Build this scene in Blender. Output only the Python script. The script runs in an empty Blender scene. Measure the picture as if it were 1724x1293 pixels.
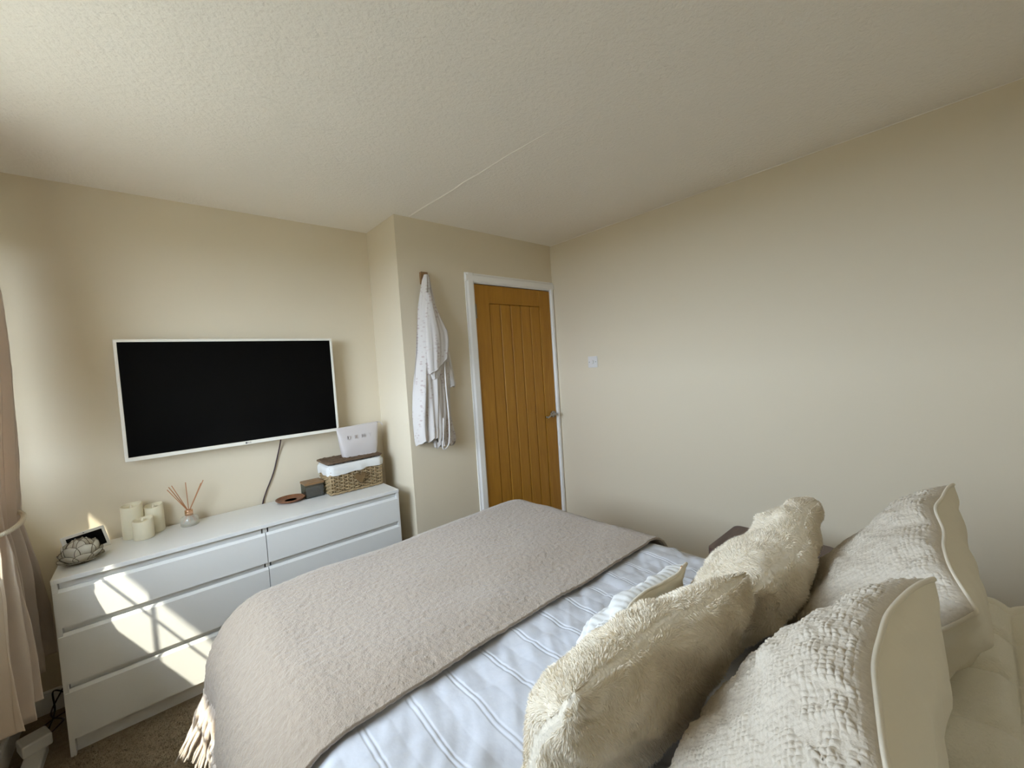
import bpy, bmesh, math, random
import numpy as np
from mathutils import Matrix, Vector

random.seed(7)
rng = np.random.default_rng(7)
SC = bpy.context.scene
COL = SC.collection

# ------------------------------------------------------------------ camera
CAM = np.array([0.5225, -2.7443, 1.3976])
YAW, PITCH, ROLL, FPX = 0.7217, -0.0441, -0.0646, 694.45
fw = np.array([math.sin(YAW) * math.cos(PITCH), math.cos(YAW) * math.cos(PITCH), math.sin(PITCH)])
rt = np.array([math.cos(YAW), -math.sin(YAW), 0.0])
up = np.cross(rt, fw)
rt2 = rt * math.cos(ROLL) + up * math.sin(ROLL)
up2 = -rt * math.sin(ROLL) + up * math.cos(ROLL)
cd = bpy.data.cameras.new('camera')
cam = bpy.data.objects.new('camera', cd)
COL.objects.link(cam)
cam.matrix_world = Matrix(((rt2[0], up2[0], -fw[0], CAM[0]), (rt2[1], up2[1], -fw[1], CAM[1]),
                           (rt2[2], up2[2], -fw[2], CAM[2]), (0, 0, 0, 1)))
cd.sensor_fit = 'HORIZONTAL'
cd.sensor_width = 36.0
cd.lens = FPX / 1724 * 36.0
cd.clip_start = 0.02
SC.camera = cam

# ------------------------------------------------------------------ world, sun, exposure
wd = bpy.data.worlds.new('sky')
SC.world = wd
wd.use_nodes = True
bg = wd.node_tree.nodes['Background']
bg.inputs[0].default_value = (0.81, 0.93, 1.13, 1)
bg.inputs[1].default_value = 7.5
sd = bpy.data.lights.new('sun', 'SUN')
sun = bpy.data.objects.new('sun', sd)
COL.objects.link(sun)
sun.rotation_euler = Vector((1.0, 0.9, -1.62)).to_track_quat('-Z', 'Y').to_euler()
sd.energy = 3.4
sd.angle = math.radians(0.53)
sd.color = (1.0, 0.92, 0.77)
# a portal only tells the renderer where the sky comes in
WY0, WY1, WZ0, WZ1 = -1.95, -0.21, 0.955, 2.12
pd = bpy.data.lights.new('window_portal', 'AREA')
portal = bpy.data.objects.new('window_portal', pd)
COL.objects.link(portal)
pd.shape = 'RECTANGLE'
pd.size, pd.size_y = WZ1 - WZ0, WY1 - WY0
pd.cycles.is_portal = True
portal.location = (-0.26, (WY0 + WY1) / 2, (WZ0 + WZ1) / 2)
portal.rotation_euler = (0, -math.pi / 2, 0)
SC.view_settings.view_transform = 'Standard'
SC.view_settings.look = 'None'
SC.view_settings.gamma = 1.0
SC.view_settings.use_curve_mapping = False
SC.view_settings.exposure = 1.55
SC.cycles.use_denoising = True
SC.cycles.max_bounces = 12
SC.cycles.diffuse_bounces = 8
SC.cycles.transparent_max_bounces = 16
SC.cycles.sample_clamp_indirect = 6.0

# ------------------------------------------------------------------ numbers
W, H = 3.0857, 2.358            # right wall x, ceiling z
XI, YB = 1.711, -0.4105         # boxed-out corner: its left face x, its front face y
YR = -3.16                      # wall behind the camera


# ------------------------------------------------------------------ noise
def _hash(i, j, k, s):
    n = (i * 73856093) ^ (j * 19349663) ^ (k * 83492791) ^ (s * 2654435761 & 0x7fffffff)
    n = (n ^ (n >> 13)) * 1274126177 & 0x7fffffff
    return ((n ^ (n >> 16)) & 0xffff) / 32767.5 - 1.0


def vnoise(P, s=0):
    P = np.asarray(P, float)
    f = np.floor(P).astype(np.int64)
    t = P - f
    t = t * t * (3 - 2 * t)
    r = 0
    for a in (0, 1):
        for b in (0, 1):
            for c in (0, 1):
                w = (t[:, 0] if a else 1 - t[:, 0]) * (t[:, 1] if b else 1 - t[:, 1]) * (t[:, 2] if c else 1 - t[:, 2])
                r = r + w * _hash(f[:, 0] + a, f[:, 1] + b, f[:, 2] + c, s)
    return r


def fbm(P, o=3, s=0):
    P = np.asarray(P, float)
    return sum(vnoise(P * 2 ** k, s + k * 17) * 0.5 ** k for k in range(o))


# ------------------------------------------------------------------ objects
def origin(o):
    return np.array(o.matrix_world.translation) if o is not None else np.zeros(3)


def add(name, V, F, m, parent=None, smooth=False, base=None):
    V = np.asarray(V, float)
    if parent is not None:
        p = parent
        org = np.zeros(3)
        while p is not None:
            org = org + np.array(p.location)
            p = p.parent
        loc = np.zeros(3)
    else:
        org = np.array(base) if base is not None else np.array([*(V.min(0) + V.max(0))[:2] / 2, V[:, 2].min()])
        loc = org
    me = bpy.data.meshes.new(name)
    if isinstance(F, np.ndarray):
        k = F.shape[1]
        me.vertices.add(len(V))
        me.vertices.foreach_set('co', (V - org).ravel())
        me.loops.add(F.size)
        me.loops.foreach_set('vertex_index', F.ravel().astype(np.int32))
        me.polygons.add(len(F))
        me.polygons.foreach_set('loop_start', np.arange(0, F.size, k, dtype=np.int32))
        me.polygons.foreach_set('loop_total', np.full(len(F), k, dtype=np.int32))
        me.update(calc_edges=True)
        me.validate()
    else:
        me.from_pydata((V - org).tolist(), [], F)
    if smooth:
        me.polygons.foreach_set('use_smooth', np.ones(len(me.polygons), bool))
    me.materials.append(m)
    o = bpy.data.objects.new(name, me)
    COL.objects.link(o)
    o.location = loc
    if parent is not None:
        o.parent = parent
    return o


def thing(name, loc):
    o = bpy.data.objects.new(name, None)
    o.empty_display_size = 0.05
    COL.objects.link(o)
    o.location = loc
    return o


def tag(o, label, cat, group=None):
    o['label'] = label
    o['category'] = cat
    if group:
        o['group'] = group
    return o


def struct(o):
    o['kind'] = 'structure'
    return o


def stuff(o):
    o['kind'] = 'stuff'
    return o


# ------------------------------------------------------------------ shapes -> (V, F)
def join(*parts):
    V, F, n = [], [], 0
    for v, f in parts:
        v = np.asarray(v, float)
        V.append(v)
        F += [tuple(int(i) + n for i in q) for q in f]
        n += len(v)
    return np.vstack(V), F


def box(x0, x1, y0, y1, z0, z1, bev=0.0, seg=2):
    bm = bmesh.new()
    bmesh.ops.create_cube(bm, size=1.0)
    for v in bm.verts:
        v.co = ((x0 + x1) / 2 + v.co.x * (x1 - x0), (y0 + y1) / 2 + v.co.y * (y1 - y0), (z0 + z1) / 2 + v.co.z * (z1 - z0))
    if bev:
        bmesh.ops.bevel(bm, geom=bm.edges[:], offset=bev, segments=seg, affect='EDGES', profile=0.5)
    V = [tuple(v.co) for v in bm.verts]
    F = [tuple(v.index for v in f.verts) for f in bm.faces]
    bm.free()
    return np.array(V), F


def prism(poly, a, b, axis='x', bev=0.0):
    """polygon in the plane across `axis`, extruded from a to b"""
    bm = bmesh.new()
    def co(p, t):
        return {'x': (t, p[0], p[1]), 'y': (p[0], t, p[1]), 'z': (p[0], p[1], t)}[axis]
    A = [bm.verts.new(co(p, a)) for p in poly]
    B = [bm.verts.new(co(p, b)) for p in poly]
    n = len(poly)
    bm.faces.new(A)
    bm.faces.new(B[::-1])
    for i in range(n):
        bm.faces.new((A[i], B[i], B[(i + 1) % n], A[(i + 1) % n]))
    bmesh.ops.recalc_face_normals(bm, faces=bm.faces[:])
    if bev:
        bmesh.ops.bevel(bm, geom=bm.edges[:], offset=bev, segments=2, affect='EDGES', profile=0.5)
    bm.verts.index_update()
    V = [tuple(v.co) for v in bm.verts]
    F = [tuple(v.index for v in f.verts) for f in bm.faces]
    bm.free()
    return np.array(V), F


def lathe(prof, c, seg=40):
    a = np.linspace(0, 2 * math.pi, seg, endpoint=False)
    V, F = [], []
    for r, z in prof:
        V += [(c[0] + r * math.cos(t), c[1] + r * math.sin(t), c[2] + z) for t in a]
    for i in range(len(prof) - 1):
        for j in range(seg):
            k = (j + 1) % seg
            F.append((i * seg + j, i * seg + k, (i + 1) * seg + k, (i + 1) * seg + j))
    if prof[0][0] > 1e-5:
        F.append(tuple(range(seg))[::-1])
    if prof[-1][0] > 1e-5:
        F.append(tuple(range((len(prof) - 1) * seg, len(prof) * seg)))
    return np.array(V), F


def tube(path, rad, seg=8, closed=False):
    P = np.asarray(path, float)
    n = len(P)
    R_ = np.full(n, rad) if np.isscalar(rad) else np.asarray(rad, float)
    T = np.roll(P, -1, 0) - np.roll(P, 1, 0) if closed else np.gradient(P, axis=0)
    T /= np.linalg.norm(T, axis=1)[:, None] + 1e-12
    ref = np.array([0, 0, 1.0]) if abs(T[0][2]) < 0.9 else np.array([1.0, 0, 0])
    N = np.cross(T[0], ref)
    N /= np.linalg.norm(N)
    V = []
    a = np.linspace(0, 2 * math.pi, seg, endpoint=False)
    for i in range(n):
        N = N - T[i] * (N @ T[i])
        N /= np.linalg.norm(N) + 1e-12
        B = np.cross(T[i], N)
        V.append(P[i] + R_[i] * (np.cos(a)[:, None] * N + np.sin(a)[:, None] * B))
    V = np.vstack(V)
    F = []
    for i in range(n if closed else n - 1):
        i2 = (i + 1) % n
        for j in range(seg):
            k = (j + 1) % seg
            F.append((i * seg + j, i * seg + k, i2 * seg + k, i2 * seg + j))
    if not closed:
        F.append(tuple(range(seg))[::-1])
        F.append(tuple(range((n - 1) * seg, n * seg)))
    return V, F


def smooth_path(pts, n=40):
    P = np.asarray(pts, float)
    t = np.linspace(0, len(P) - 1, n)
    out = []
    for x in t:
        i = min(int(x), len(P) - 2)
        f = x - i
        p0, p1, p2, p3 = P[max(i - 1, 0)], P[i], P[i + 1], P[min(i + 2, len(P) - 1)]
        out.append(0.5 * (2 * p1 + (p2 - p0) * f + (2 * p0 - 5 * p1 + 4 * p2 - p3) * f * f + (3 * p1 - p0 - 3 * p2 + p3) * f ** 3))
    return np.array(out)


def gridF(nu, nv, wrap=False):
    i = np.arange(nu if wrap else nu - 1)[:, None]
    j = np.arange(nv - 1)[None, :]
    i2 = (i + 1) % nu
    a, b, c, d = i * nv + j, i2 * nv + j, i2 * nv + j + 1, i * nv + j + 1
    return np.stack([np.broadcast_to(x, (i.shape[0], nv - 1)) for x in (a, b, c, d)], -1).reshape(-1, 4)


def rotz(V, c, a):
    V = np.asarray(V, float).copy()
    x, y = V[:, 0] - c[0], V[:, 1] - c[1]
    V[:, 0], V[:, 1] = c[0] + x * math.cos(a) - y * math.sin(a), c[1] + x * math.sin(a) + y * math.cos(a)
    return V


# ------------------------------------------------------------------ materials
def mat(name, col, rough=0.6, spec=0.4, bump=None, var=None, metal=0.0, coat=0.0, trans=0.0, sheen=0.0, emit=None):
    """bump = [(scale, strength, distance, kind)], var = (scale, colour2, amount)"""
    m = bpy.data.materials.new(name)
    m.use_nodes = True
    nt = m.node_tree
    b = nt.nodes['Principled BSDF']
    b.inputs['Base Color'].default_value = (*col, 1)
    b.inputs['Roughness'].default_value = rough
    b.inputs['Specular IOR Level'].default_value = spec
    b.inputs['Metallic'].default_value = metal
    b.inputs['Coat Weight'].default_value = coat
    b.inputs['Sheen Weight'].default_value = sheen
    b.inputs['Sheen Roughness'].default_value = 0.5
    tc = nt.nodes.new('ShaderNodeTexCoord')
    if var:
        n = nt.nodes.new('ShaderNodeTexNoise')
        n.inputs['Scale'].default_value = var[0]
        n.inputs['Detail'].default_value = 4
        nt.links.new(tc.outputs['Object'], n.inputs['Vector'])
        mx = nt.nodes.new('ShaderNodeMix')
        mx.data_type = 'RGBA'
        mx.inputs[6].default_value = (*col, 1)
        mx.inputs[7].default_value = (*var[1], 1)
        r = nt.nodes.new('ShaderNodeMapRange')
        r.inputs[1].default_value, r.inputs[2].default_value = 0.3, 0.7
        r.inputs[4].default_value = var[2]
        nt.links.new(n.outputs['Fac'], r.inputs[0])
        nt.links.new(r.outputs[0], mx.inputs[0])
        nt.links.new(mx.outputs[2], b.inputs['Base Color'])
    prev = None
    for (sc, st, di, kind) in (bump or []):
        if kind == 'voronoi':
            n = nt.nodes.new('ShaderNodeTexVoronoi')
            out = n.outputs['Distance']
        else:
            n = nt.nodes.new('ShaderNodeTexNoise')
            n.inputs['Detail'].default_value = 3
            out = n.outputs['Fac']
        n.inputs['Scale'].default_value = sc
        nt.links.new(tc.outputs['Object'], n.inputs['Vector'])
        bp = nt.nodes.new('ShaderNodeBump')
        bp.inputs['Strength'].default_value = st
        bp.inputs['Distance'].default_value = di
        nt.links.new(out, bp.inputs['Height'])
        if prev:
            nt.links.new(prev.outputs[0], bp.inputs['Normal'])
        prev = bp
    if prev:
        nt.links.new(prev.outputs[0], b.inputs['Normal'])
    if trans:
        tr = nt.nodes.new('ShaderNodeBsdfTranslucent')
        tr.inputs[0].default_value = (*col, 1)
        mx = nt.nodes.new('ShaderNodeMixShader')
        mx.inputs[0].default_value = trans
        out = nt.nodes['Material Output']
        nt.links.new(b.outputs[0], mx.inputs[1])
        nt.links.new(tr.outputs[0], mx.inputs[2])
        nt.links.new(mx.outputs[0], out.inputs[0])
    return m


def glass(name, tint, gloss=0.06, rough=0.02, milk=0.0):
    m = bpy.data.materials.new(name)
    m.use_nodes = True
    nt = m.node_tree
    nt.nodes.remove(nt.nodes['Principled BSDF'])
    t = nt.nodes.new('ShaderNodeBsdfTransparent')
    t.inputs[0].default_value = (*tint, 1)
    g = nt.nodes.new('ShaderNodeBsdfGlossy')
    g.inputs['Roughness'].default_value = rough
    mx = nt.nodes.new('ShaderNodeMixShader')
    mx.inputs[0].default_value = gloss
    nt.links.new(t.outputs[0], mx.inputs[1])
    nt.links.new(g.outputs[0], mx.inputs[2])
    if milk:
        df = nt.nodes.new('ShaderNodeBsdfDiffuse')
        df.inputs[0].default_value = (0.85, 0.83, 0.78, 1)
        m2 = nt.nodes.new('ShaderNodeMixShader')
        m2.inputs[0].default_value = milk
        nt.links.new(mx.outputs[0], m2.inputs[1])
        nt.links.new(df.outputs[0], m2.inputs[2])
        mx = m2
    nt.links.new(mx.outputs[0], nt.nodes['Material Output'].inputs[0])
    return m


def wood(name, c1, c2, scale=(1, 1, 12), rough=0.45, rot=None):
    m = mat(name, c1, rough, 0.35)
    nt = m.node_tree
    b = nt.nodes['Principled BSDF']
    tc = nt.nodes.new('ShaderNodeTexCoord')
    mp = nt.nodes.new('ShaderNodeMapping')
    mp.inputs['Scale'].default_value = scale
    n = nt.nodes.new('ShaderNodeTexNoise')
    n.inputs['Scale'].default_value = 3.0
    n.inputs['Detail'].default_value = 6
    n.inputs['Distortion'].default_value = 1.2
    n2 = nt.nodes.new('ShaderNodeTexNoise')
    n2.inputs['Scale'].default_value = 14.0
    n2.inputs['Detail'].default_value = 3
    mx = nt.nodes.new('ShaderNodeMix')
    mx.data_type = 'RGBA'
    mx.inputs[6].default_value = (*c1, 1)
    mx.inputs[7].default_value = (*c2, 1)
    ad = nt.nodes.new('ShaderNodeMath')
    ad.operation = 'MULTIPLY_ADD'
    ad.inputs[1].default_value = 0.4
    r = nt.nodes.new('ShaderNodeMapRange')
    r.inputs[1].default_value, r.inputs[2].default_value = 0.5, 0.9
    L = nt.links.new
    L(tc.outputs['Object'], mp.inputs[0]); L(mp.outputs[0], n.inputs['Vector']); L(mp.outputs[0], n2.inputs['Vector'])
    L(n2.outputs['Fac'], ad.inputs[0]); L(n.outputs['Fac'], ad.inputs[2]); L(ad.outputs[0], r.inputs[0])
    L(r.outputs[0], mx.inputs[0]); L(mx.outputs[2], b.inputs['Base Color'])
    bp = nt.nodes.new('ShaderNodeBump')
    bp.inputs['Strength'].default_value = 0.12
    bp.inputs['Distance'].default_value = 0.002
    L(n2.outputs['Fac'], bp.inputs['Height']); L(bp.outputs[0], b.inputs['Normal'])
    return m


M = {}
M['wall'] = mat('wall_paint', (0.72, 0.64, 0.495), 0.75, 0.25, [(220, 0.10, 0.001, 'noise'), (4, 0.10, 0.01, 'noise')])
M['ceil'] = mat('ceiling_paint', (0.90, 0.855, 0.785), 0.8, 0.2, [(55, 0.6, 0.007, 'noise'), (130, 0.4, 0.004, 'noise')])
M['carpet'] = mat('carpet', (0.36, 0.29, 0.20), 0.95, 0.05, [(260, 0.9, 0.006, 'noise'), (40, 0.6, 0.01, 'noise')], (60, (0.26, 0.20, 0.135), 0.8))
M['gloss_white'] = mat('white_gloss_paint', (0.87, 0.86, 0.84), 0.30, 0.5)
M['upvc'] = mat('white_window_plastic', (0.82, 0.82, 0.80), 0.3, 0.5)
M['pane'] = glass('window_glass', (0.96, 0.98, 0.97), 0.05)
M['dresser'] = mat('white_foil', (0.76, 0.76, 0.74), 0.28, 0.5)
M['dresser_in'] = mat('dresser_inside', (0.55, 0.55, 0.53), 0.6, 0.3)
M['oak'] = wood('oak_veneer', (0.43, 0.205, 0.022), (0.36, 0.16, 0.015), (9, 9, 0.9), 0.42)
M['steel'] = mat('brushed_steel', (0.36, 0.34, 0.31), 0.25, 0.5, metal=1.0)
M['dark'] = mat('dark_void', (0.02, 0.018, 0.015), 0.9, 0.1)
M['tvframe'] = mat('tv_cream_plastic', (0.80, 0.77, 0.68), 0.35, 0.5)
M['screen'] = mat('tv_black_glass', (0.0015, 0.0015, 0.0018), 0.16, 0.12)
M['black'] = mat('black_plastic', (0.02, 0.02, 0.022), 0.45, 0.4)
M['cable'] = mat('dark_cable', (0.05, 0.025, 0.03), 0.5, 0.4)
M['candle'] = mat('ivory_wax', (0.74, 0.68, 0.50), 0.5, 0.35, var=(9, (0.80, 0.74, 0.58), 0.5))
M['wick'] = mat('led_flame_tip', (0.85, 0.78, 0.6), 0.5)
M['capiz'] = mat('capiz_shell', (0.80, 0.76, 0.66), 0.30, 0.5, var=(25, (0.62, 0.57, 0.47), 0.6), trans=0.25)
M['capiz_rim'] = mat('dark_brass_rim', (0.12, 0.09, 0.05), 0.5, 0.4, metal=0.3)
M['darkwood'] = wood('walnut', (0.12, 0.072, 0.055), (0.08, 0.046, 0.036), (2, 12, 12), 0.35)
M['dishwood'] = wood('acacia', (0.27, 0.115, 0.05), (0.16, 0.06, 0.026), (12, 2, 12), 0.35)
M['lidwood'] = wood('oiled_lid_wood', (0.30, 0.175, 0.08), (0.20, 0.11, 0.05), (3, 14, 14), 0.4)
M['smoke'] = glass('smoked_glass', (0.62, 0.64, 0.62), 0.12, 0.05)
M['bottle'] = glass('frosted_bottle_glass', (0.97, 0.97, 0.95), 0.10, 0.15, 0.22)
M['oil'] = glass('diffuser_oil', (0.96, 0.95, 0.90), 0.04)
M['rosegold'] = mat('rose_gold', (0.80, 0.50, 0.32), 0.22, 0.5, metal=1.0)
M['reed'] = mat('reed', (0.50, 0.25, 0.13), 0.7, 0.2)
M['wicker'] = mat('willow', (0.42, 0.31, 0.17), 0.5, 0.35, var=(40, (0.26, 0.18, 0.09), 0.8))
M['wicker_dark'] = mat('willow_dark', (0.17, 0.11, 0.065), 0.6, 0.3, var=(60, (0.10, 0.065, 0.04), 0.9))
M['heart'] = mat('heart_wood', (0.19, 0.12, 0.05), 0.6, 0.3, var=(30, (0.12, 0.07, 0.03), 0.7))
M['liner'] = mat('white_cotton_liner', (0.70, 0.70, 0.68), 0.85, 0.1, [(400, 0.2, 0.001, 'noise')])
M['pouch'] = mat('pale_pink_pouch', (0.56, 0.515, 0.495), 0.5, 0.35, [(500, 0.15, 0.0006, 'noise')])
M['pouch_text'] = mat('pouch_letters', (0.47, 0.42, 0.405), 0.4, 0.4)
M['curtain'] = mat('curtain_cotton', (0.78, 0.69, 0.60), 0.85, 0.1, [(500, 0.25, 0.001, 'noise')], trans=0.32)
M['rope'] = mat('tieback_cord', (0.70, 0.64, 0.52), 0.8, 0.1, [(300, 0.5, 0.002, 'noise')])
M['white_plastic'] = mat('white_plastic', (0.74, 0.73, 0.70), 0.4, 0.4)
M['switch'] = mat('switch_plastic', (0.74, 0.72, 0.70), 0.35, 0.45)
M['screw'] = mat('screw_head', (0.16, 0.15, 0.14), 0.4, 0.4, metal=0.6)
M['duvet'] = mat('white_cotton_duvet', (0.62, 0.635, 0.68), 0.8, 0.15, [(30, 0.25, 0.006, 'noise'), (600, 0.15, 0.0006, 'noise')])
M['throw'] = mat('brushed_wool_throw', (0.40, 0.328, 0.258), 0.95, 0.05, [(95, 0.7, 0.005, 'noise'), (240, 0.7, 0.003, 'noise')], (70, (0.345, 0.28, 0.218), 0.6), sheen=0.4)
M['fringe'] = mat('wool_fringe', (0.66, 0.57, 0.49), 0.95, 0.05, [(300, 0.6, 0.003, 'noise')], sheen=0.3)
M['fur_base'] = mat('fur_backing', (0.75, 0.68, 0.55), 0.95, 0.05, [(120, 0.6, 0.005, 'noise')], sheen=0.3)
M['fur'] = mat('faux_fur', (0.84, 0.77, 0.64), 0.75, 0.15, var=(14, (0.78, 0.70, 0.56), 0.7))
M['weave'] = mat('chunky_weave', (0.60, 0.54, 0.45), 0.8, 0.2, [(300, 0.5, 0.002, 'noise')], (160, (0.51, 0.45, 0.365), 0.7))
M['cushion_cotton'] = mat('cream_cotton', (0.74, 0.68, 0.55), 0.85, 0.1, [(500, 0.2, 0.0008, 'noise'), (18, 0.35, 0.01, 'noise')])
M['piping'] = mat('cream_piping', (0.72, 0.66, 0.54), 0.8, 0.1, [(400, 0.3, 0.001, 'noise')])
M['quilt'] = mat('cream_quilted_plush', (0.84, 0.80, 0.68), 0.92, 0.05, [(260, 0.6, 0.004, 'noise')], sheen=0.3)
M['divan'] = mat('divan_fabric', (0.45, 0.42, 0.38), 0.9, 0.1)
M['headboard'] = mat('headboard_fabric', (0.50, 0.46, 0.40), 0.9, 0.1, [(400, 0.3, 0.001, 'noise')])
M['mattress'] = mat('mattress_ticking', (0.78, 0.77, 0.74), 0.9, 0.1)
M['ground_bounce'] = mat('ground_bounce_tone', (0.16, 0.145, 0.115), 0.95, 0.05, var=(2, (0.085, 0.085, 0.06), 0.8))  # unseen outdoor ground, tone chosen for its bounce onto the ceiling
M['brick_out'] = mat('soffit_white', (0.7, 0.7, 0.68), 0.7, 0.2)


def robe_mat():
    m = mat('robe_print', (0.68, 0.64, 0.61), 0.7, 0.2, trans=0.1)
    nt = m.node_tree
    b = nt.nodes['Principled BSDF']
    L = nt.links.new
    tc = nt.nodes.new('ShaderNodeTexCoord')
    mp = nt.nodes.new('ShaderNodeMapping')
    mp.inputs['Rotation'].default_value = (0, 0.5, 0)
    mp.inputs['Scale'].default_value = (34, 34, 62)
    vo = nt.nodes.new('ShaderNodeTexVoronoi')
    vo.inputs['Scale'].default_value = 1.0
    vo.inputs['Randomness'].default_value = 0.55
    L(tc.outputs['Object'], mp.inputs[0]); L(mp.outputs[0], vo.inputs['Vector'])
    lt = nt.nodes.new('ShaderNodeMapRange')
    lt.inputs[1].default_value, lt.inputs[2].default_value, lt.inputs[3].default_value, lt.inputs[4].default_value = 0.30, 0.42, 1, 0
    L(vo.outputs['Distance'], lt.inputs[0])
    mp2 = nt.nodes.new('ShaderNodeMapping')
    mp2.inputs['Scale'].default_value = (15, 15, 6)
    n = nt.nodes.new('ShaderNodeTexNoise')
    n.inputs['Scale'].default_value = 1.0
    n.inputs['Detail'].default_value = 1
    L(tc.outputs['Object'], mp2.inputs[0]); L(mp2.outputs[0], n.inputs['Vector'])
    r2 = nt.nodes.new('ShaderNodeMapRange')
    r2.inputs[1].default_value, r2.inputs[2].default_value = 0.52, 0.60
    L(n.outputs['Fac'], r2.inputs[0])
    mu = nt.nodes.new('ShaderNodeMath')
    mu.operation = 'MULTIPLY'
    L(lt.outputs[0], mu.inputs[0]); L(r2.outputs[0], mu.inputs[1])
    mx = nt.nodes.new('ShaderNodeMix')
    mx.data_type = 'RGBA'
    mx.inputs[6].default_value = (0.68, 0.64, 0.61, 1)
    mx.inputs[7].default_value = (0.53, 0.44, 0.42, 1)
    L(mu.outputs[0], mx.inputs[0]); L(mx.outputs[2], b.inputs['Base Color'])
    return m


M['robe'] = robe_mat()
M['robe_plain'] = mat('robe_white', (0.68, 0.65, 0.62), 0.7, 0.2)

# ------------------------------------------------------------------ the room
struct(add('floor', *box(-0.25, W + 0.2, YR - 0.2, 0.2, -0.12, 0), M['carpet']))
ceil = struct(add('ceiling', *box(-0.25, W + 0.2, YR - 0.2, 0.2, H, H + 0.1), M['ceil']))
# plaster joint that runs along the ceiling from the boxed-out corner
n = 60
ys = np.linspace(YB - 0.02, -1.75, n)
pth = np.stack([1.805 + (YB - ys) * 0.035 + 0.004 * vnoise(np.stack([ys * 9, ys * 0, ys * 0], 1)), ys, np.full(n, H)], 1)
add('plaster_joint', *tube(pth, 0.0055 * (1 - np.linspace(0, 1, n) ** 2 * 0.95) + 0.0003, 6), M['ceil'], ceil, True)

struct(add('wall_left', *join(box(-0.25, 0, YR - 0.2, 0.2, 0, WZ0), box(-0.25, 0, YR - 0.2, 0.2, WZ1, H),
                              box(-0.25, 0, YR - 0.2, WY0, WZ0, WZ1), box(-0.25, 0, WY1, 0.2, WZ0, WZ1)), M['wall']))
struct(add('wall_back', *box(0, XI + 0.001, 0, 0.2, 0, H), M['wall']))
DX0, DX1, DZ = 2.2777, 3.0417, 1.988
struct(add('wall_door', *join(box(XI, DX0 - 0.012, YB, 0.2, 0, H), box(DX0 - 0.012, DX1 + 0.012, YB, 0.2, DZ + 0.012, H),
                              box(DX1 + 0.012, W + 0.001, YB, 0.2, 0, H), box(DX0 - 0.012, DX1 + 0.012, 0.0, 0.2, 0, DZ + 0.012)), M['wall']))
struct(add('wall_right', *box(W, W + 0.2, YR - 0.2, 0.2, 0, H), M['wall']))
struct(add('wall_front', *box(0, W, YR - 0.2, YR, 0, H), M['wall']))
# caulk bead where the ceiling meets the right wall and the door wall
bd = []
ys = np.linspace(YR, YB, 160)
w = 0.0022 + 0.0014 * vnoise(np.stack([ys * 7, ys * 0, ys * 0], 1))
struct(add('trim_1', *tube(np.stack([np.full(160, W - 0.001), ys, np.full(160, H - 0.001)], 1), w, 6), M['ceil'], smooth=True))
# skirting boards
def skirting(name, x0, x1, y0, y1):
    struct(add(name, *join(box(x0, x1, y0, y1, 0, 0.085, 0.002), box(x0, x1, y0, y1, 0.085, 0.098, 0.004)), M['gloss_white']))
skirting('baseboard_left', 0, 0.015, YR, 0)
skirting('baseboard_back', 0.015, XI, -0.015, 0)
skirting('baseboard_door', XI - 0.015, 2.205, YB - 0.015, YB)
skirting('baseboard_right', W - 0.015, W, YR, YB - 0.02)
skirting('baseboard_front', 0.015, W - 0.015, YR, YR + 0.015)

# outside: unseen ground one storey below, added to bounce light onto the ceiling, and the roof overhang that shades the top of the window
struct(add('bounce_ground', *box(-60, -0.25, -40, 40, -2.9, -2.7), M['ground_bounce']))
EX = -0.85
struct(add('roof_eave', *box(EX, -0.25, -6, 3, 1.275 - EX * 1.62, 1.275 - EX * 1.62 + 0.16), M['brick_out']))

# ------------------------------------------------------------------ window
win = struct(thing('window_1', (-0.07, (WY0 + WY1) / 2, WZ0)))
FX0, FX1 = -0.10, -0.04
add('window_frame', *join(box(FX0, FX1, WY0, WY1, WZ0, 1.07, 0.004), box(FX0, FX1, WY0, WY1, WZ1 - 0.09, WZ1, 0.004),
                          box(FX0, FX1, WY0, WY0 + 0.085, 1.07, WZ1 - 0.09, 0.004), box(FX0, FX1, WY1 - 0.07, WY1, 1.07, WZ1 - 0.09, 0.004)), M['upvc'], win)
add('window_sill', *box(-0.105, 0.03, WY0 - 0.03, WY1 + 0.03, WZ0 - 0.028, WZ0 - 0.003, 0.004), M['gloss_white'], win)
for y in (-1.543, -1.223, -0.903, -0.583):
    add('glazing_bar', *box(-0.0745, -0.0725, y - 0.008, y + 0.008, 1.07, WZ1 - 0.09), M['upvc'], win)
for z in (1.288, 1.59, 1.84):
    add('glazing_bar', *box(-0.0675, -0.0655, WY0 + 0.085, WY1 - 0.07, z - 0.008, z + 0.008), M['upvc'], win)
add('pane', *box(-0.072, -0.068, WY0 + 0.08, WY1 - 0.065, 1.065, WZ1 - 0.085), M['pane'], win)

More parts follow.
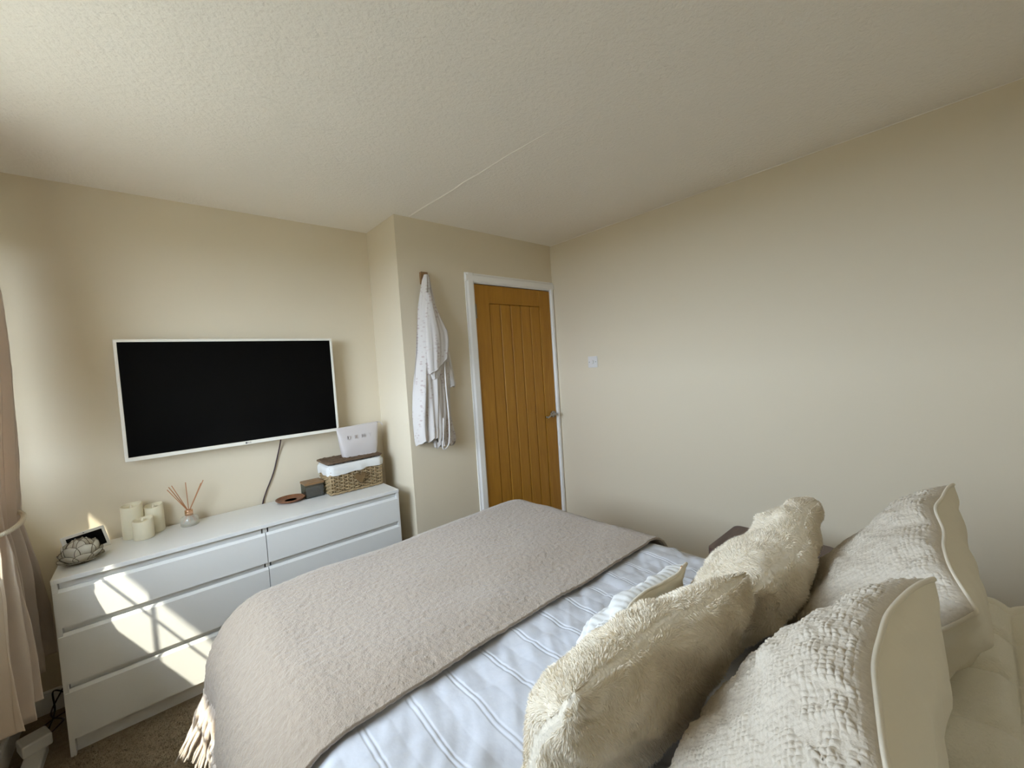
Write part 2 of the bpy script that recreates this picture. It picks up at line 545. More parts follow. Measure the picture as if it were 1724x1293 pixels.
# ------------------------------------------------------------------ door
TY = YB - 0.018
arch = [(0, 0), (0, 0.010), (0.012, 0.018), (0.05, 0.018), (0.062, 0.010), (0.072, 0.008), (0.072, 0)]
tr = struct(thing('trim_2', (DX0, YB, 0)))
def arch_v(x, sgn, wd):
    return prism([(x + sgn * a / 0.072 * wd, YB - b) for a, b in arch], 0, DZ + 0.012 + (0.058 if sgn < 0 else 0.055), 'z')
add('architrave', *arch_v(2.202 + 0.072, -1, 0.072), M['gloss_white'], tr)
add('architrave', *arch_v(DX1 + 0.006, 1, W - DX1 - 0.007), M['gloss_white'], tr)
add('architrave', *prism([(YB - b - 0.0005, DZ + 0.008 + a / 0.072 * 0.062) for a, b in arch], 2.206, W - 0.002, 'x'), M['gloss_white'], tr)
add('door_lining', *join(box(DX0 - 0.012, DX0 - 0.003, YB, YB + 0.12, 0, DZ + 0.012), box(DX1 + 0.003, DX1 + 0.012, YB, YB + 0.12, 0, DZ + 0.012),
                         box(DX0 - 0.003, DX1 + 0.003, YB, YB + 0.12, DZ + 0.003, DZ + 0.012)), M['gloss_white'], tr)
door = struct(thing('door_1', ((DX0 + DX1) / 2, YB + 0.02, 0)))
yf, yk = YB - 0.002, YB + 0.038
PX = [2.405, 2.510, 2.612, 2.714, 2.817, 2.921]
RZ = 1.857
add('stile', *box(DX0, PX[0], yf, yk, 0.008, DZ - 0.003, 0.002), M['oak'], door)
add('stile', *box(PX[5], DX1, yf, yk, 0.008, DZ - 0.003, 0.002), M['oak'], door)
add('rail', *box(PX[0] + 0.0005, PX[5] - 0.0005, yf + 0.0003, yk, RZ, DZ - 0.003, 0.002), M['oak'], door)
add('rail', *box(PX[0] + 0.0005, PX[5] - 0.0005, yf + 0.0003, yk, 0.008, 0.2, 0.002), M['oak'], door)
for i in range(5):
    add('plank', *box(PX[i] + 0.0005, PX[i + 1] - 0.0005, yf + 0.004, yk - 0.004, 0.2, RZ, 0.007, 1), M['oak'], door)
hz = 0.98
hd = add('door_handle', *join(tube([(2.995, yf + 0.002, hz), (2.995, yf - 0.012, hz)], 0.026, 24),
                              tube(smooth_path([(2.995, yf - 0.008, hz), (2.995, yf - 0.05, hz), (2.975, yf - 0.058, hz + 0.004), (2.93, yf - 0.058, hz + 0.006), (2.885, yf - 0.054, hz - 0.012), (2.868, yf - 0.052, hz - 0.004)], 30), np.linspace(0.0105, 0.0075, 30), 12)), M['steel'], door, True)
add('hinge', *join(box(DX0 - 0.004, DX0 + 0.010, yf - 0.004, yf + 0.004, 1.745, 1.845, 0.001), tube([(DX0 - 0.002, yf - 0.005, 1.742), (DX0 - 0.002, yf - 0.005, 1.848)], 0.005, 10)), M['steel'], door)
add('hinge', *join(box(DX0 - 0.004, DX0 + 0.010, yf - 0.004, yf + 0.004, 0.2, 0.3, 0.001), tube([(DX0 - 0.002, yf - 0.005, 0.197), (DX0 - 0.002, yf - 0.005, 0.303)], 0.005, 10)), M['steel'], door)

# ------------------------------------------------------------------ light switch
sy, sz = -0.788, 1.387
sw = tag(thing('light_switch', (W, sy, sz - 0.043)), 'square white dimmer switch plate with two dark screws on the right wall', 'light switch')
add('faceplate', *box(W - 0.009, W, sy - 0.043, sy + 0.043, sz - 0.043, sz + 0.043, 0.003), M['switch'], sw)
kn = add('dimmer_knob', *tube([(W - 0.008, sy, sz), (W - 0.021, sy, sz), (W - 0.023, sy, sz)], [0.016, 0.0145, 0.012], 28), M['switch'], sw)
for s in (-1, 1):
    add('screw', *tube([(W - 0.008, sy + s * 0.030, sz), (W - 0.0098, sy + s * 0.030, sz)], 0.0032, 12), M['screw'], sw)

# ------------------------------------------------------------------ chest of drawers
DL, DR, DB, DF, DT = 0.190, 1.604, -0.018, -0.418, 0.700
dr = tag(thing('chest_of_drawers', ((DL + DR) / 2, (DB + DF) / 2, 0)), 'wide white six-drawer chest against the wall below the television', 'chest of drawers')
add('top_panel', *box(DL - 0.001, DR + 0.001, DF - 0.002, DB, DT - 0.018, DT, 0.0015), M['dresser'], dr)
for x0, x1 in ((DL, DL + 0.016), (DR - 0.016, DR)):
    add('side_panel', *box(x0, x1, DF + 0.002, DB, 0.001, DT - 0.0185, 0.001), M['dresser'], dr)
XM = 0.899
add('centre_panel', *box(XM - 0.009, XM + 0.009, DF + 0.020, DB - 0.02, 0.06, DT - 0.019, 0.001), M['dresser'], dr)
add('back_panel', *box(DL + 0.017, DR - 0.017, DB - 0.006, DB - 0.001, 0.02, DT - 0.019), M['dresser_in'], dr)
add('plinth', *box(DL + 0.0165, DR - 0.0165, DF + 0.030, DF + 0.046, 0.001, 0.066, 0.001), M['dresser'], dr)
for (z0, z1) in ((0.508, 0.655), (0.286, 0.484), (0.068, 0.262)):
    for (x0, x1) in ((DL + 0.0035, XM - 0.0015), (XM + 0.0015, DR - 0.0035)):
        d = add('drawer', *prism([(DF, z0), (DF, z1 - 0.011), (DF + 0.009, z1), (DF + 0.017, z1), (DF + 0.017, z0)], x0, x1, 'x'), M['dresser'], dr)
        add('finger_rail', *box(x0 + 0.014, x1 - 0.014, DF + 0.022, DF + 0.030, z1 - 0.02, z1 + 0.0225), M['dresser'], d)

# ------------------------------------------------------------------ television
TX0, TX1, TZ0, TZ1, TYF = 0.4157, 1.3918, 1.0633, 1.6376, -0.103
tv = tag(thing('television', ((TX0 + TX1) / 2, TYF, TZ0)), 'flat television with black screen and slim cream frame mounted above the chest of drawers', 'television')
b1, b2 = 0.013, 0.019
def frame_bar(poly, a, b, ax): return prism(poly, a, b, ax, 0.0015)
add('bezel', *join(box(TX0, TX1, TYF, TYF + 0.022, TZ1 - b1, TZ1, 0.002), box(TX0, TX1, TYF, TYF + 0.022, TZ0, TZ0 + b2, 0.002),
                   box(TX0, TX0 + b1, TYF, TYF + 0.022, TZ0 + b2 - 0.002, TZ1 - b1 + 0.002, 0.002), box(TX1 - b1, TX1, TYF, TYF + 0.022, TZ0 + b2 - 0.002, TZ1 - b1 + 0.002, 0.002)), M['tvframe'], tv)
add('screen', *box(TX0 + b1 - 0.001, TX1 - b1 + 0.001, TYF + 0.004, TYF + 0.012, TZ0 + b2 - 0.001, TZ1 - b1 + 0.001), M['screen'], tv)
add('back_shell', *join(box(TX0 + 0.006, TX1 - 0.006, TYF + 0.012, TYF + 0.034, TZ0 + 0.005, TZ1 - 0.005, 0.006), box(TX0 + 0.16, TX1 - 0.16, TYF + 0.03, TYF + 0.062, TZ0 + 0.02, TZ0 + 0.34, 0.012)), M['tvframe'], tv)
add('wall_bracket', *join(box(0.78, 1.02, -0.018, -0.001, 1.25, 1.45, 0.002), box(0.86, 0.90, -0.046, -0.01, 1.24, 1.46, 0.002), box(0.90, 0.94, -0.046, -0.01, 1.24, 1.46, 0.002)), M['black'], tv)


def text_part(name, body, size, loc, rot, m, parent, depth=0.0006, font_scale=(1, 1), space=1.0):
    cu = bpy.data.curves.new(name, 'FONT')
    cu.body = body
    cu.size = size
    cu.extrude = depth
    cu.align_x = 'CENTER'
    cu.align_y = 'CENTER'
    cu.space_character = space
    cu.resolution_u = 3
    t = bpy.data.objects.new(name, cu)
    COL.objects.link(t)
    dg = bpy.context.evaluated_depsgraph_get()
    me = bpy.data.meshes.new_from_object(t.evaluated_get(dg))
    bpy.data.objects.remove(t)
    me.materials.clear()
    me.materials.append(m)
    o = bpy.data.objects.new(name, me)
    COL.objects.link(o)
    mw = Matrix.Translation(loc) @ rot.to_4x4() @ Matrix.Diagonal((font_scale[0], font_scale[1], 1, 1))
    me.transform(mw)
    org = np.zeros(3)
    p = parent
    while p is not None:
        org = org + np.array(p.location)
        p = p.parent
    me.transform(Matrix.Translation(-Vector(org)))
    o.parent = parent
    return o


RXZ = Matrix.Rotation(math.pi / 2, 3, 'X')
lx, lz = 0.9038, TZ0 + 0.0095
text_part('logo_lettering', 'LG', 0.012, (lx + 0.011, TYF - 0.0006, lz), RXZ, M['screw'], tv)
add('logo_disc', *tube([(lx - 0.004, TYF + 0.001, lz), (lx - 0.004, TYF - 0.0012, lz)], 0.0052, 20), M['screw'], tv)

cb = smooth_path([(1.077, -0.050, 1.0615), (1.075, -0.022, 1.02), (1.058, -0.009, 0.95), (1.030, -0.009, 0.86), (0.985, -0.009, 0.76), (0.962, -0.009, 0.69), (0.955, -0.009, 0.60)], 50)
tag(add('power_cable', *tube(cb, 0.0035, 8), M['cable'], smooth=True), 'thin dark cable hanging down the wall from the television behind the chest', 'cable')

# ------------------------------------------------------------------ things on the chest
TOP = DT

def candle(c, r, h, tilt, lab):
    t = tag(thing('flameless_candle', (c[0], c[1], TOP)), lab, 'candle', 'ivory pillar candles on the chest')
    seg = 48
    a = np.linspace(0, 2 * math.pi, seg, endpoint=False)
    prof = [(r - 0.003, 0), (r, 0.003), (r, 0.5), (r, 0.97), (r - 0.002, 1.0), (r - 0.006, 1.0), (r - 0.009, 0.93), (r - 0.012, 0.90), (0.004, 0.885)]
    V, F = [], []
    for i, (rr, f) in enumerate(prof):
        for t_ in a:
            rim = h + tilt * math.sin(t_ + 0.6) + tilt * 0.35 * math.sin(2 * t_ + 1.9)
            z = f if i < 2 else (f * rim if i < 5 else (rim if i == 5 else f * h))
            V.append((c[0] + rr * math.cos(t_), c[1] + rr * math.sin(t_), TOP + z))
    for i in range(len(prof) - 1):
        for j in range(seg):
            k = (j + 1) % seg
            F.append((i * seg + j, i * seg + k, (i + 1) * seg + k, (i + 1) * seg + j))
    F.append(tuple(range(seg))[::-1])
    F.append(tuple(range((len(prof) - 1) * seg, len(prof) * seg)))
    add('wax_body', V, F, M['candle'], t, True)
    add('flame_tip', *lathe([(0.0045, 0), (0.006, 0.006), (0.0035, 0.014), (0.0005, 0.02)], (c[0], c[1], TOP + h * 0.88), 12), M['wick'], t, True)

candle((0.419, -0.075), 0.040, 0.157, 0.006, 'tallest ivory pillar candle with wavy hollow rim in the candle trio')
candle((0.497, -0.060), 0.037, 0.132, 0.006, 'middle-height ivory pillar candle, next to the reed diffuser')
candle((0.455, -0.135), 0.0385, 0.092, 0.005, 'shortest ivory pillar candle, standing in front of the two taller candles')

# capiz lotus tealight holder
LC = np.array([0.260, -0.262, TOP])
lo = tag(thing('lotus_candle_holder', tuple(LC)), 'capiz shell lotus tealight holder with dark-edged petals on the chest', 'candle holder')
add('base', *lathe([(0.034, 0), (0.036, 0.004), (0.030, 0.008), (0.022, 0.012), (0.0, 0.012)], LC, 28), M['capiz_rim'], lo, True)

def petal(ang, r0, z0, length, width, elev0, elev1):
    nu, nv = 9, 11
    V = []
    def pt(s, t):
        # s along the petal 0..1, t across -1..1
        e = elev0 + (elev1 - elev0) * s
        rr = r0 + length * (math.cos(elev0) * s + (math.cos(e) - math.cos(elev0)) * s * 0.5)
        zz = z0 + length * (math.sin(elev0) * s + (math.sin(e) - math.sin(elev0)) * s * 0.5)
        hw = width * 0.5 * (math.sin(math.pi * min(1, 0.16 + 0.62 * s)) if s < 0.55 else math.sin(math.pi * 0.501) * math.sqrt(max(0, 1 - ((s - 0.55) / 0.45) ** 2.2)))
        lat = hw * t
        cup = -0.10 * length * t * t * (1 - 0.4 * s)
        rr2 = rr + cup * math.sin(max(e, 0.3))
        return (LC[0] + rr2 * math.cos(ang) - lat * math.sin(ang), LC[1] + rr2 * math.sin(ang) + lat * math.cos(ang), LC[2] + zz - cup * math.cos(e) * 0.6)
    V = np.array([pt(i / (nu - 1), -1 + 2 * j / (nv - 1)) for i in range(nu) for j in range(nv)])
    p = add('petal', V, gridF(nu, nv), M['capiz'], lo, True)
    rim = [pt(i / 14, -1) for i in range(15)] + [pt(i / 14, 1) for i in range(13, -1, -1)]
    add('petal_rim', *tube(rim, 0.0009, 5), M['capiz_rim'], p, True)

for k in range(6):
    petal(2 * math.pi * k / 6 + 0.2, 0.032, 0.012, 0.094, 0.064, 1.30, 2.10)
for k in range(7):
    petal(2 * math.pi * k / 7 + 0.6, 0.038, 0.010, 0.076, 0.064, 1.02, 1.70)
for k in range(8):
    petal(2 * math.pi * k / 8 + 0.2, 0.036, 0.008, 0.054, 0.060, 0.55, 1.15)
for k in range(8):
    petal(2 * math.pi * k / 8 + 0.55, 0.030, 0.005, 0.046, 0.056, 0.15, 0.45)
add('tealight_cup', *lathe([(0.021, 0.010), (0.021, 0.026), (0.019, 0.026), (0.019, 0.014), (0.0, 0.014)], LC, 24), M['candle'], lo, True)

# small smart display leaning back behind the lotus
TBC = np.array([0.279, -0.158, TOP])
tb = tag(thing('tablet_display', tuple(TBC)), 'small white-framed tablet display with black screen leaning back behind the lotus holder', 'tablet')
def tabl(u0, u1, v0, v1, d0, d1, bev):
    V, F = box(u0, u1, d0, d1, v0, v1, bev, 3)
    a, b = math.radians(24), math.radians(33)
    x, y, z = V[:, 0], V[:, 1], V[:, 2]
    y2, z2 = y * math.cos(a) + z * math.sin(a), z * math.cos(a) - y * math.sin(a)
    V = np.stack([x, y2, z2], 1) + TBC
    return rotz(V, TBC, b), F
add('case', *tabl(-0.075, 0.075, 0.004, 0.100, -0.004, 0.006, 0.0035), M['white_plastic'], tb, False)
add('screen', *tabl(-0.062, 0.062, 0.017, 0.087, -0.0046, -0.002, 0.0), M['screen'], tb)
add('camera_dot', *tabl(-0.002, 0.002, 0.092, 0.095, -0.0044, -0.002, 0.0), M['black'], tb)
V, F = prism([(0.012, 0.0), (0.066, 0.0), (0.043, 0.075)], -0.045, 0.045, 'x', 0.002)
add('stand', rotz(V + TBC, TBC, math.radians(33)), F, M['white_plastic'], tb)

# reed diffuser
RC = np.array([0.628, -0.095, TOP])
rd = tag(thing('reed_diffuser', tuple(RC)), 'reed diffuser in a squat clear bottle with rose gold collar and thin reeds', 'diffuser')
add('bottle', *lathe([(0.0, 0.003), (0.031, 0.003), (0.035, 0.0), (0.038, 0.004), (0.039, 0.026), (0.0375, 0.038), (0.030, 0.046), (0.016, 0.051), (0.0125, 0.060), (0.010, 0.060), (0.0125, 0.051), (0.027, 0.044), (0.035, 0.036), (0.036, 0.025), (0.035, 0.007), (0.0, 0.0065)], RC, 40), M['bottle'], rd, True)
add('oil', *lathe([(0.0, 0.0068), (0.0345, 0.0072), (0.0355, 0.018), (0.0355, 0.024), (0.0, 0.024)], RC, 36), M['oil'], rd, True)
add('collar', *lathe([(0.0145, 0.050), (0.0170, 0.051), (0.0170, 0.076), (0.0160, 0.078), (0.006, 0.078), (0.006, 0.050)], RC, 32), M['rosegold'], rd, True)
for (x, y, z) in ((0.553, -0.11, 0.901), (0.560, -0.085, 0.908), (0.572, -0.07, 0.910), (0.626, -0.10, 0.919), (0.687, -0.10, 0.902), (0.699, -0.075, 0.910)):
    tip = np.array([x, y, z])
    q = RC + np.array([0, 0, 0.071]) + (tip - RC - [0, 0, 0.071]) * 0.0
    d = (tip - q)
    j = np.array([d[0], d[1], 0]) * 0.025
    add('reed', *tube([q + j - d * 0.40, q + j, tip], 0.0021, 6), M['reed'], rd)

# wooden dish
DC = np.array([1.090, -0.098, TOP])
dish = tag(thing('wooden_dish', tuple(DC)), 'round shallow dark wooden dish lying between the cable and the smoked box', 'dish')
add('bowl', *lathe([(0.0, 0.0), (0.050, 0.0), (0.066, 0.005), (0.078, 0.015), (0.078, 0.018), (0.074, 0.018), (0.062, 0.009), (0.045, 0.006), (0.0, 0.006)], DC, 56), M['dishwood'], dish)
add('grooved_ring', *lathe([(0.030, 0.0062), (0.032, 0.0075), (0.034, 0.0062)], DC, 40), M['dishwood'], dish, True)

# smoked glass box with wooden lid
bx = tag(thing('lidded_box', (1.212, -0.11, TOP)), 'small smoked glass box with a wooden lid beside the wicker basket', 'box')
x0, x1, y0, y1 = 1.160, 1.262, -0.150, -0.048
add('glass_body', *join(box(x0, x1, y0, y0 + 0.003, TOP, TOP + 0.076, 0.001), box(x0, x1, y1 - 0.003, y1, TOP, TOP + 0.076, 0.001), box(x0, x0 + 0.003, y0 + 0.003, y1 - 0.003, TOP, TOP + 0.076),
                        box(x1 - 0.003, x1, y0 + 0.003, y1 - 0.003, TOP, TOP + 0.076), box(x0 + 0.003, x1 - 0.003, y0 + 0.003, y1 - 0.003, TOP, TOP + 0.004)), M['smoke'], bx)
add('contents', *box(x0 + 0.012, x1 - 0.012, y0 + 0.012, y1 - 0.012, TOP + 0.0045, TOP + 0.035, 0.004), M['wicker_dark'], bx)
add('lid', *join(box(x0 - 0.003, x1 + 0.003, y0 - 0.003, y1 + 0.003, TOP + 0.0765, TOP + 0.089, 0.003), box(x0 + 0.022, x1 - 0.022, y0 + 0.045, y0 + 0.057, TOP + 0.089, TOP + 0.091)), M['lidwood'], bx)

# ------------------------------------------------------------------ wicker basket
BX0, BX1, BY0, BY1 = 1.283, 1.592, -0.215, -0.035
BH = 0.165
bk = tag(thing('wicker_basket', ((BX0 + BX1) / 2, (BY0 + BY1) / 2, TOP)), 'rectangular willow basket with white liner and wooden heart on the chest end', 'basket')

def side_path(a, b):
    return np.array(a, float), np.array(b, float)

def weave_wall(p, q, nrm, h, nst):
    parts = []
    p, q = np.array(p, float), np.array(q, float)
    L = np.linalg.norm(q - p)
    d = (q - p) / L
    rows = int(h / 0.0105)
    for r in range(rows):
        z = TOP + 0.013 + r * 0.0105
        n = nst * 6 + 1
        t = np.linspace(0, 1, n)
        ph = math.pi * (r % 2)
        off = 0.0065 * np.sin(t * nst * math.pi + ph)
        flare = 0.004 * (z - TOP) / h
        P = p[None, :] + d[None, :] * (t * L)[:, None] + np.array([*nrm, 0])[None, :] * (off + flare)[:, None]
        P[:, 2] = z + 0.0008 * np.sin(t * 23 + r)
        parts.append(tube(P, 0.0046, 6))
    return join(*parts)

def stakes(p, q, nrm, h, nst):
    parts = []
    p, q = np.array(p, float), np.array(q, float)
    for i in range(nst):
        c = p + (q - p) * (i + 0.5) / nst
        a = c + np.array([*nrm, 0]) * 0.0
        parts.append(tube([(a[0], a[1], TOP + 0.004), (a[0] + nrm[0] * 0.004, a[1] + nrm[1] * 0.004, TOP + h + 0.004)], 0.0042, 6))
    return join(*parts)

cs = [(BX0, BY0, 0), (BX1, BY0, 0), (BX1, BY1, 0), (BX0, BY1, 0)]
nr = [(0, -1), (1, 0), (0, 1), (-1, 0)]
ns = [11, 7, 11, 7]
for i in range(4):
    w_ = stuff(add('woven_side', *weave_wall(cs[i], cs[(i + 1) % 4], nr[i], BH - 0.01, ns[i]), M['wicker'], bk, True))
    stuff(add('stakes', *stakes(cs[i], cs[(i + 1) % 4], nr[i], BH - 0.01, ns[i]), M['wicker'], w_, True))
def rect_loop(e, z, n=24):
    P = []
    c = [(BX0 - e, BY0 - e), (BX1 + e, BY0 - e), (BX1 + e, BY1 + e), (BX0 - e, BY1 + e)]
    for i in range(4):
        a, b = np.array(c[i]), np.array(c[(i + 1) % 4])
        for t in np.linspace(0.04, 0.96, n):
            P.append((*(a + (b - a) * t), z))
    return np.array(P)
brd = []
for ph in (0, math.pi):
    P = rect_loop(0.004, TOP + 0.0085, 30)
    k = np.arange(len(P))
    P[:, 2] += 0.0035 * np.sin(k * 0.9 + ph)
    c = np.array([(BX0 + BX1) / 2, (BY0 + BY1) / 2])
    P[:, :2] += (P[:, :2] - c) / 0.18 * (0.004 * np.cos(k * 0.9 + ph))[:, None]
    brd.append(tube(P, 0.0042, 6, True))
add('base_braid', *join(*brd), M['wicker'], bk, True)
for cx, cy in ((BX0, BY0), (BX1, BY0), (BX1, BY1), (BX0, BY1)):
    add('corner_post', *tube([(cx, cy, TOP + 0.003), (cx, cy, TOP + BH)], 0.0055, 8), M['wicker'], bk, True)
add('weave_gap_shade', *join(box(BX0 + 0.006, BX1 - 0.006, BY0 + 0.0065, BY0 + 0.008, TOP + 0.012, TOP + BH - 0.02), box(BX0 + 0.0065, BX0 + 0.008, BY0 + 0.008, BY1 - 0.008, TOP + 0.012, TOP + BH - 0.02),  # dark sheets behind the weave stand in for shade in its gaps
                         box(BX1 - 0.008, BX1 - 0.0065, BY0 + 0.008, BY1 - 0.008, TOP + 0.012, TOP + BH - 0.02), box(BX0 + 0.006, BX1 - 0.006, BY1 - 0.008, BY1 - 0.0065, TOP + 0.012, TOP + BH - 0.02)), M['wicker_dark'], bk)
add('basket_floor', *box(BX0 + 0.003, BX1 - 0.003, BY0 + 0.003, BY1 - 0.003, TOP + 0.005, TOP + 0.012), M['wicker_dark'], bk)
# liner folded over the rim: inner wall, rim, and an outer flap that hangs lower at the left
n = 160
P0 = rect_loop(0.0, 0, 40)
n = len(P0)
ctr = np.array([(BX0 + BX1) / 2, (BY0 + BY1) / 2])
dirv = (P0[:, :2] - ctr)
dirv /= np.abs(dirv / np.array([(BX1 - BX0) / 2, (BY1 - BY0) / 2])).max(1)[:, None]
rows = []
fx = (P0[:, 0] - BX0) / (BX1 - BX0)
wob = fbm(np.stack([P0[:, 0] * 22, P0[:, 1] * 22, P0[:, 0] * 0], 1), 2, 3)
drop = 0.060 - 0.012 * fx + 0.006 * wob
outl = np.sign(P0[:, :2] - ctr)
un = np.where(np.abs((P0[:, :2] - ctr) / np.array([(BX1 - BX0) / 2, (BY1 - BY0) / 2])) > 0.985, np.sign(P0[:, :2] - ctr), 0)
for s in range(9):
    if s < 3:
        off, z = -0.010, TOP + 0.02 + s * 0.065
    elif s == 3:
        off, z = -0.003, TOP + BH + 0.012
    elif s == 4:
        off, z = 0.006, TOP + BH + 0.014
    else:
        f = (s - 4) / 4
        off, z = 0.0150 + 0.004 * np.sin(f * 3) , None
    zz = np.full(n, z) if z is not None else TOP + BH + 0.012 - drop * f
    o_ = off + (0.0035 * wob if s > 4 else 0)
    rows.append(np.column_stack([P0[:, 0] + un[:, 0] * o_, P0[:, 1] + un[:, 1] * o_, zz]))
V = np.vstack([r for r in np.stack(rows, 1)])
add('cloth_liner', V, gridF(n, 9, True), M['liner'], bk, True)
# woven lid resting on the rim, slid back a little
lz0 = TOP + BH + 0.019
lp = []
LX0, LX1, LY0, LY1 = BX0 - 0.012, BX1 + 0.012, BY0 + 0.004, BY1 + 0.012
for r in range(14):
    y = LY0 + (LY1 - LY0) * (r + 0.5) / 14
    t = np.linspace(0, 1, 12 * 6 + 1)
    lp.append(tube(np.column_stack([LX0 + (LX1 - LX0) * t, np.full(len(t), y), lz0 + 0.007 + 0.006 * np.sin(t * 12 * math.pi + math.pi * (r % 2))]), 0.0052, 6))
lid = stuff(add('woven_lid', *join(*lp), M['wicker_dark'], bk, True))
add('lid_rim', *tube(np.column_stack([rect_loop(0.0, 0, 20)[:, :2] * 0 + np.array([[LX0 + (LX1 - LX0) * (p[0] - BX0) / (BX1 - BX0), LY0 + (LY1 - LY0) * (p[1] - BY0) / (BY1 - BY0)] for p in rect_loop(0.0, 0, 20)]), np.full(80, lz0 + 0.007)]), 0.0065, 8, True), M['wicker_dark'], lid, True)
# heart
hp = []
for t in np.linspace(0, 2 * math.pi, 40, endpoint=False):
    hp.append((1.449 + 0.0021 * 16 * math.sin(t) ** 3, TOP + 0.080 + 0.0023 * (13 * math.cos(t) - 5 * math.cos(2 * t) - 2 * math.cos(3 * t) - math.cos(4 * t))))
add('heart_tag', *prism(hp, BY0 - 0.028, BY0 - 0.014, 'y', 0.0012), M['heart'], bk)

# ------------------------------------------------------------------ zip pouch standing on the lid
PZ = lz0 + 0.0145
pc = np.array([1.497, -0.130])
pou = tag(thing('cosmetic_pouch', (pc[0], pc[1], PZ)), 'pale pink zip pouch with embossed letters standing on the basket lid', 'bag')
def pouch():
    nu, nv = 72, 30
    V = []
    for i in range(nu):
        a = 2 * math.pi * i / nu
        for j in range(nv):
            s = j / (nv - 1)
            hw = 0.104 + 0.026 * s ** 0.8
            dp = 0.042 * (1 - s) ** 0.75 * (0.75 + 0.25 * math.cos(a) ** 2) + 0.0035 + 0.010 * math.sin(math.pi * s)
            e = 0.35 + 0.25 * s
            ca, sa = math.cos(a), math.sin(a)
            x = hw * math.copysign(abs(ca) ** e, ca)
            y = dp * math.copysign(abs(sa) ** 0.75, sa)
            z = 0.185 * s - (0.006 * (abs(x) / hw) ** 3 * (1 - s)) + 0.006 * (1 - (x / hw) ** 2) * (s < 0.15) * 0
            z += 0.006 * s * (x / hw)
            V.append((x, y, max(z, 0.0)))
    V = np.array(V)
    w = fbm(V * 16, 2, 5)
    V[:, 1] += 0.004 * w * np.sin(np.clip(V[:, 2] / 0.185, 0, 1) * math.pi)
    F = gridF(nu, nv, True).tolist()
    F.append(tuple(range(0, nu * nv, nv)))
    return V, F
PV, PF = pouch()
PV = rotz(PV + np.array([pc[0], pc[1], PZ]), pc, math.radians(-4))
add('pouch_body', PV, PF, M['pouch'], pou, True)
zl = np.linspace(-1, 1, 24)
zp = np.column_stack([pc[0] + 0.128 * zl, np.full(24, pc[1]), PZ + 0.186 + 0.006 * zl])
add('zip', *tube(rotz(zp, pc, math.radians(-4)), 0.0042, 6), M['pouch'], pou, True)
zt = smooth_path([(pc[0] + 0.126, pc[1] - 0.006, PZ + 0.191), (pc[0] + 0.142, pc[1] - 0.012, PZ + 0.187), (pc[0] + 0.158, pc[1] - 0.016, PZ + 0.168)], 12)
add('zip_pull', *tube(zt, [0.003] * 11 + [0.0045], 6), M['pouch'], pou, True)
for i, ch in enumerate('DKNY'):
    xx = -0.066 + 0.044 * i
    s = 0.115 / 0.185
    text_part('lettering', ch, 0.034, rotz(np.array([[pc[0] + xx, pc[1] - 0.0325 + 0.004 * abs(xx) / 0.066, PZ + 0.118]]), pc, math.radians(-4))[0].tolist(), Matrix.Rotation(math.radians(-4), 3, 'Z') @ Matrix.Rotation(math.radians(82), 3, 'X'), M['pouch_text'], pou, 0.0015)

# ------------------------------------------------------------------ hook and robe
hk = tag(thing('wall_hook', (1.880, YB, 1.948)), 'small wooden block hook on the wall beside the door', 'hook')
add('block', *box(1.857, 1.906, YB - 0.022, YB, 1.948, 2.024, 0.002), M['lidwood'], hk)
add('peg', *tube([(1.884, YB - 0.02, 1.985), (1.884, YB - 0.058, 1.992)], 0.009, 14), M['lidwood'], hk, True)
rb = tag(thing('robe', (1.87, YB - 0.06, 0.93)), 'white robe with faint pink leaf print hanging from the wooden hook', 'robe')

def drape(zs, xl, xr, dep, yc, folds, nu, nv, seed, amp, hem=0.0, m='robe', name='robe_body', shear=0.0):
    """closed hanging bundle; xl, xr, dep, yc are given at heights zs"""
    z0, z1 = zs[-1], zs[0]
    V = []
    A = np.linspace(0, 2 * math.pi, nu, endpoint=False)
    for i, a in enumerate(A):
        for j in range(nv):
            z = z0 + (z1 - z0) * j / (nv - 1)
            l, r, d, c = (np.interp(-z, [-q for q in zs], v) for v in (xl, xr, dep, yc))
            x = (l + r) / 2 + (r - l) / 2 * math.cos(a)
            y = c - d * math.sin(a)
            V.append((x, y, z))
    V = np.array(V)
    Aa = np.repeat(A, nv)
    g = (z1 - V[:, 2]) / (z1 - z0)
    q = np.stack([np.cos(Aa) * folds, V[:, 2] * 1.6, np.sin(Aa) * folds * 0.5], 1)
    f = fbm(q, 2, seed)
    fo = np.sin(Aa * folds * 1.3 + 2.2 * vnoise(np.stack([V[:, 2] * 2, np.cos(Aa) * 2, np.sin(Aa)], 1), seed + 5) + 1.5 * V[:, 2])
    k = amp * (0.25 + 0.75 * np.minimum(1, g * 2))
    front = np.where(np.sin(Aa) > -0.2, 1, 0.15)
    V[:, 1] -= (f * 0.9 + fo * 0.7) * k * front
    V[:, 0] += f * k * 0.5
    low = g > 0.93
    V[:, 2] += np.where(low, hem * f, 0)
    V[:, 2] += shear * (V[:, 0] - (xl[-1] + xr[-1]) / 2) * np.clip((g - 0.3) / 0.7, 0, 1)
    F = gridF(nu, nv, True).tolist()
    F.append(tuple(range(0, nu * nv, nv)))
    F.append(tuple(range(nv - 1, nu * nv, nv))[::-1])
    return add(name, V, F, M[m], rb, True)

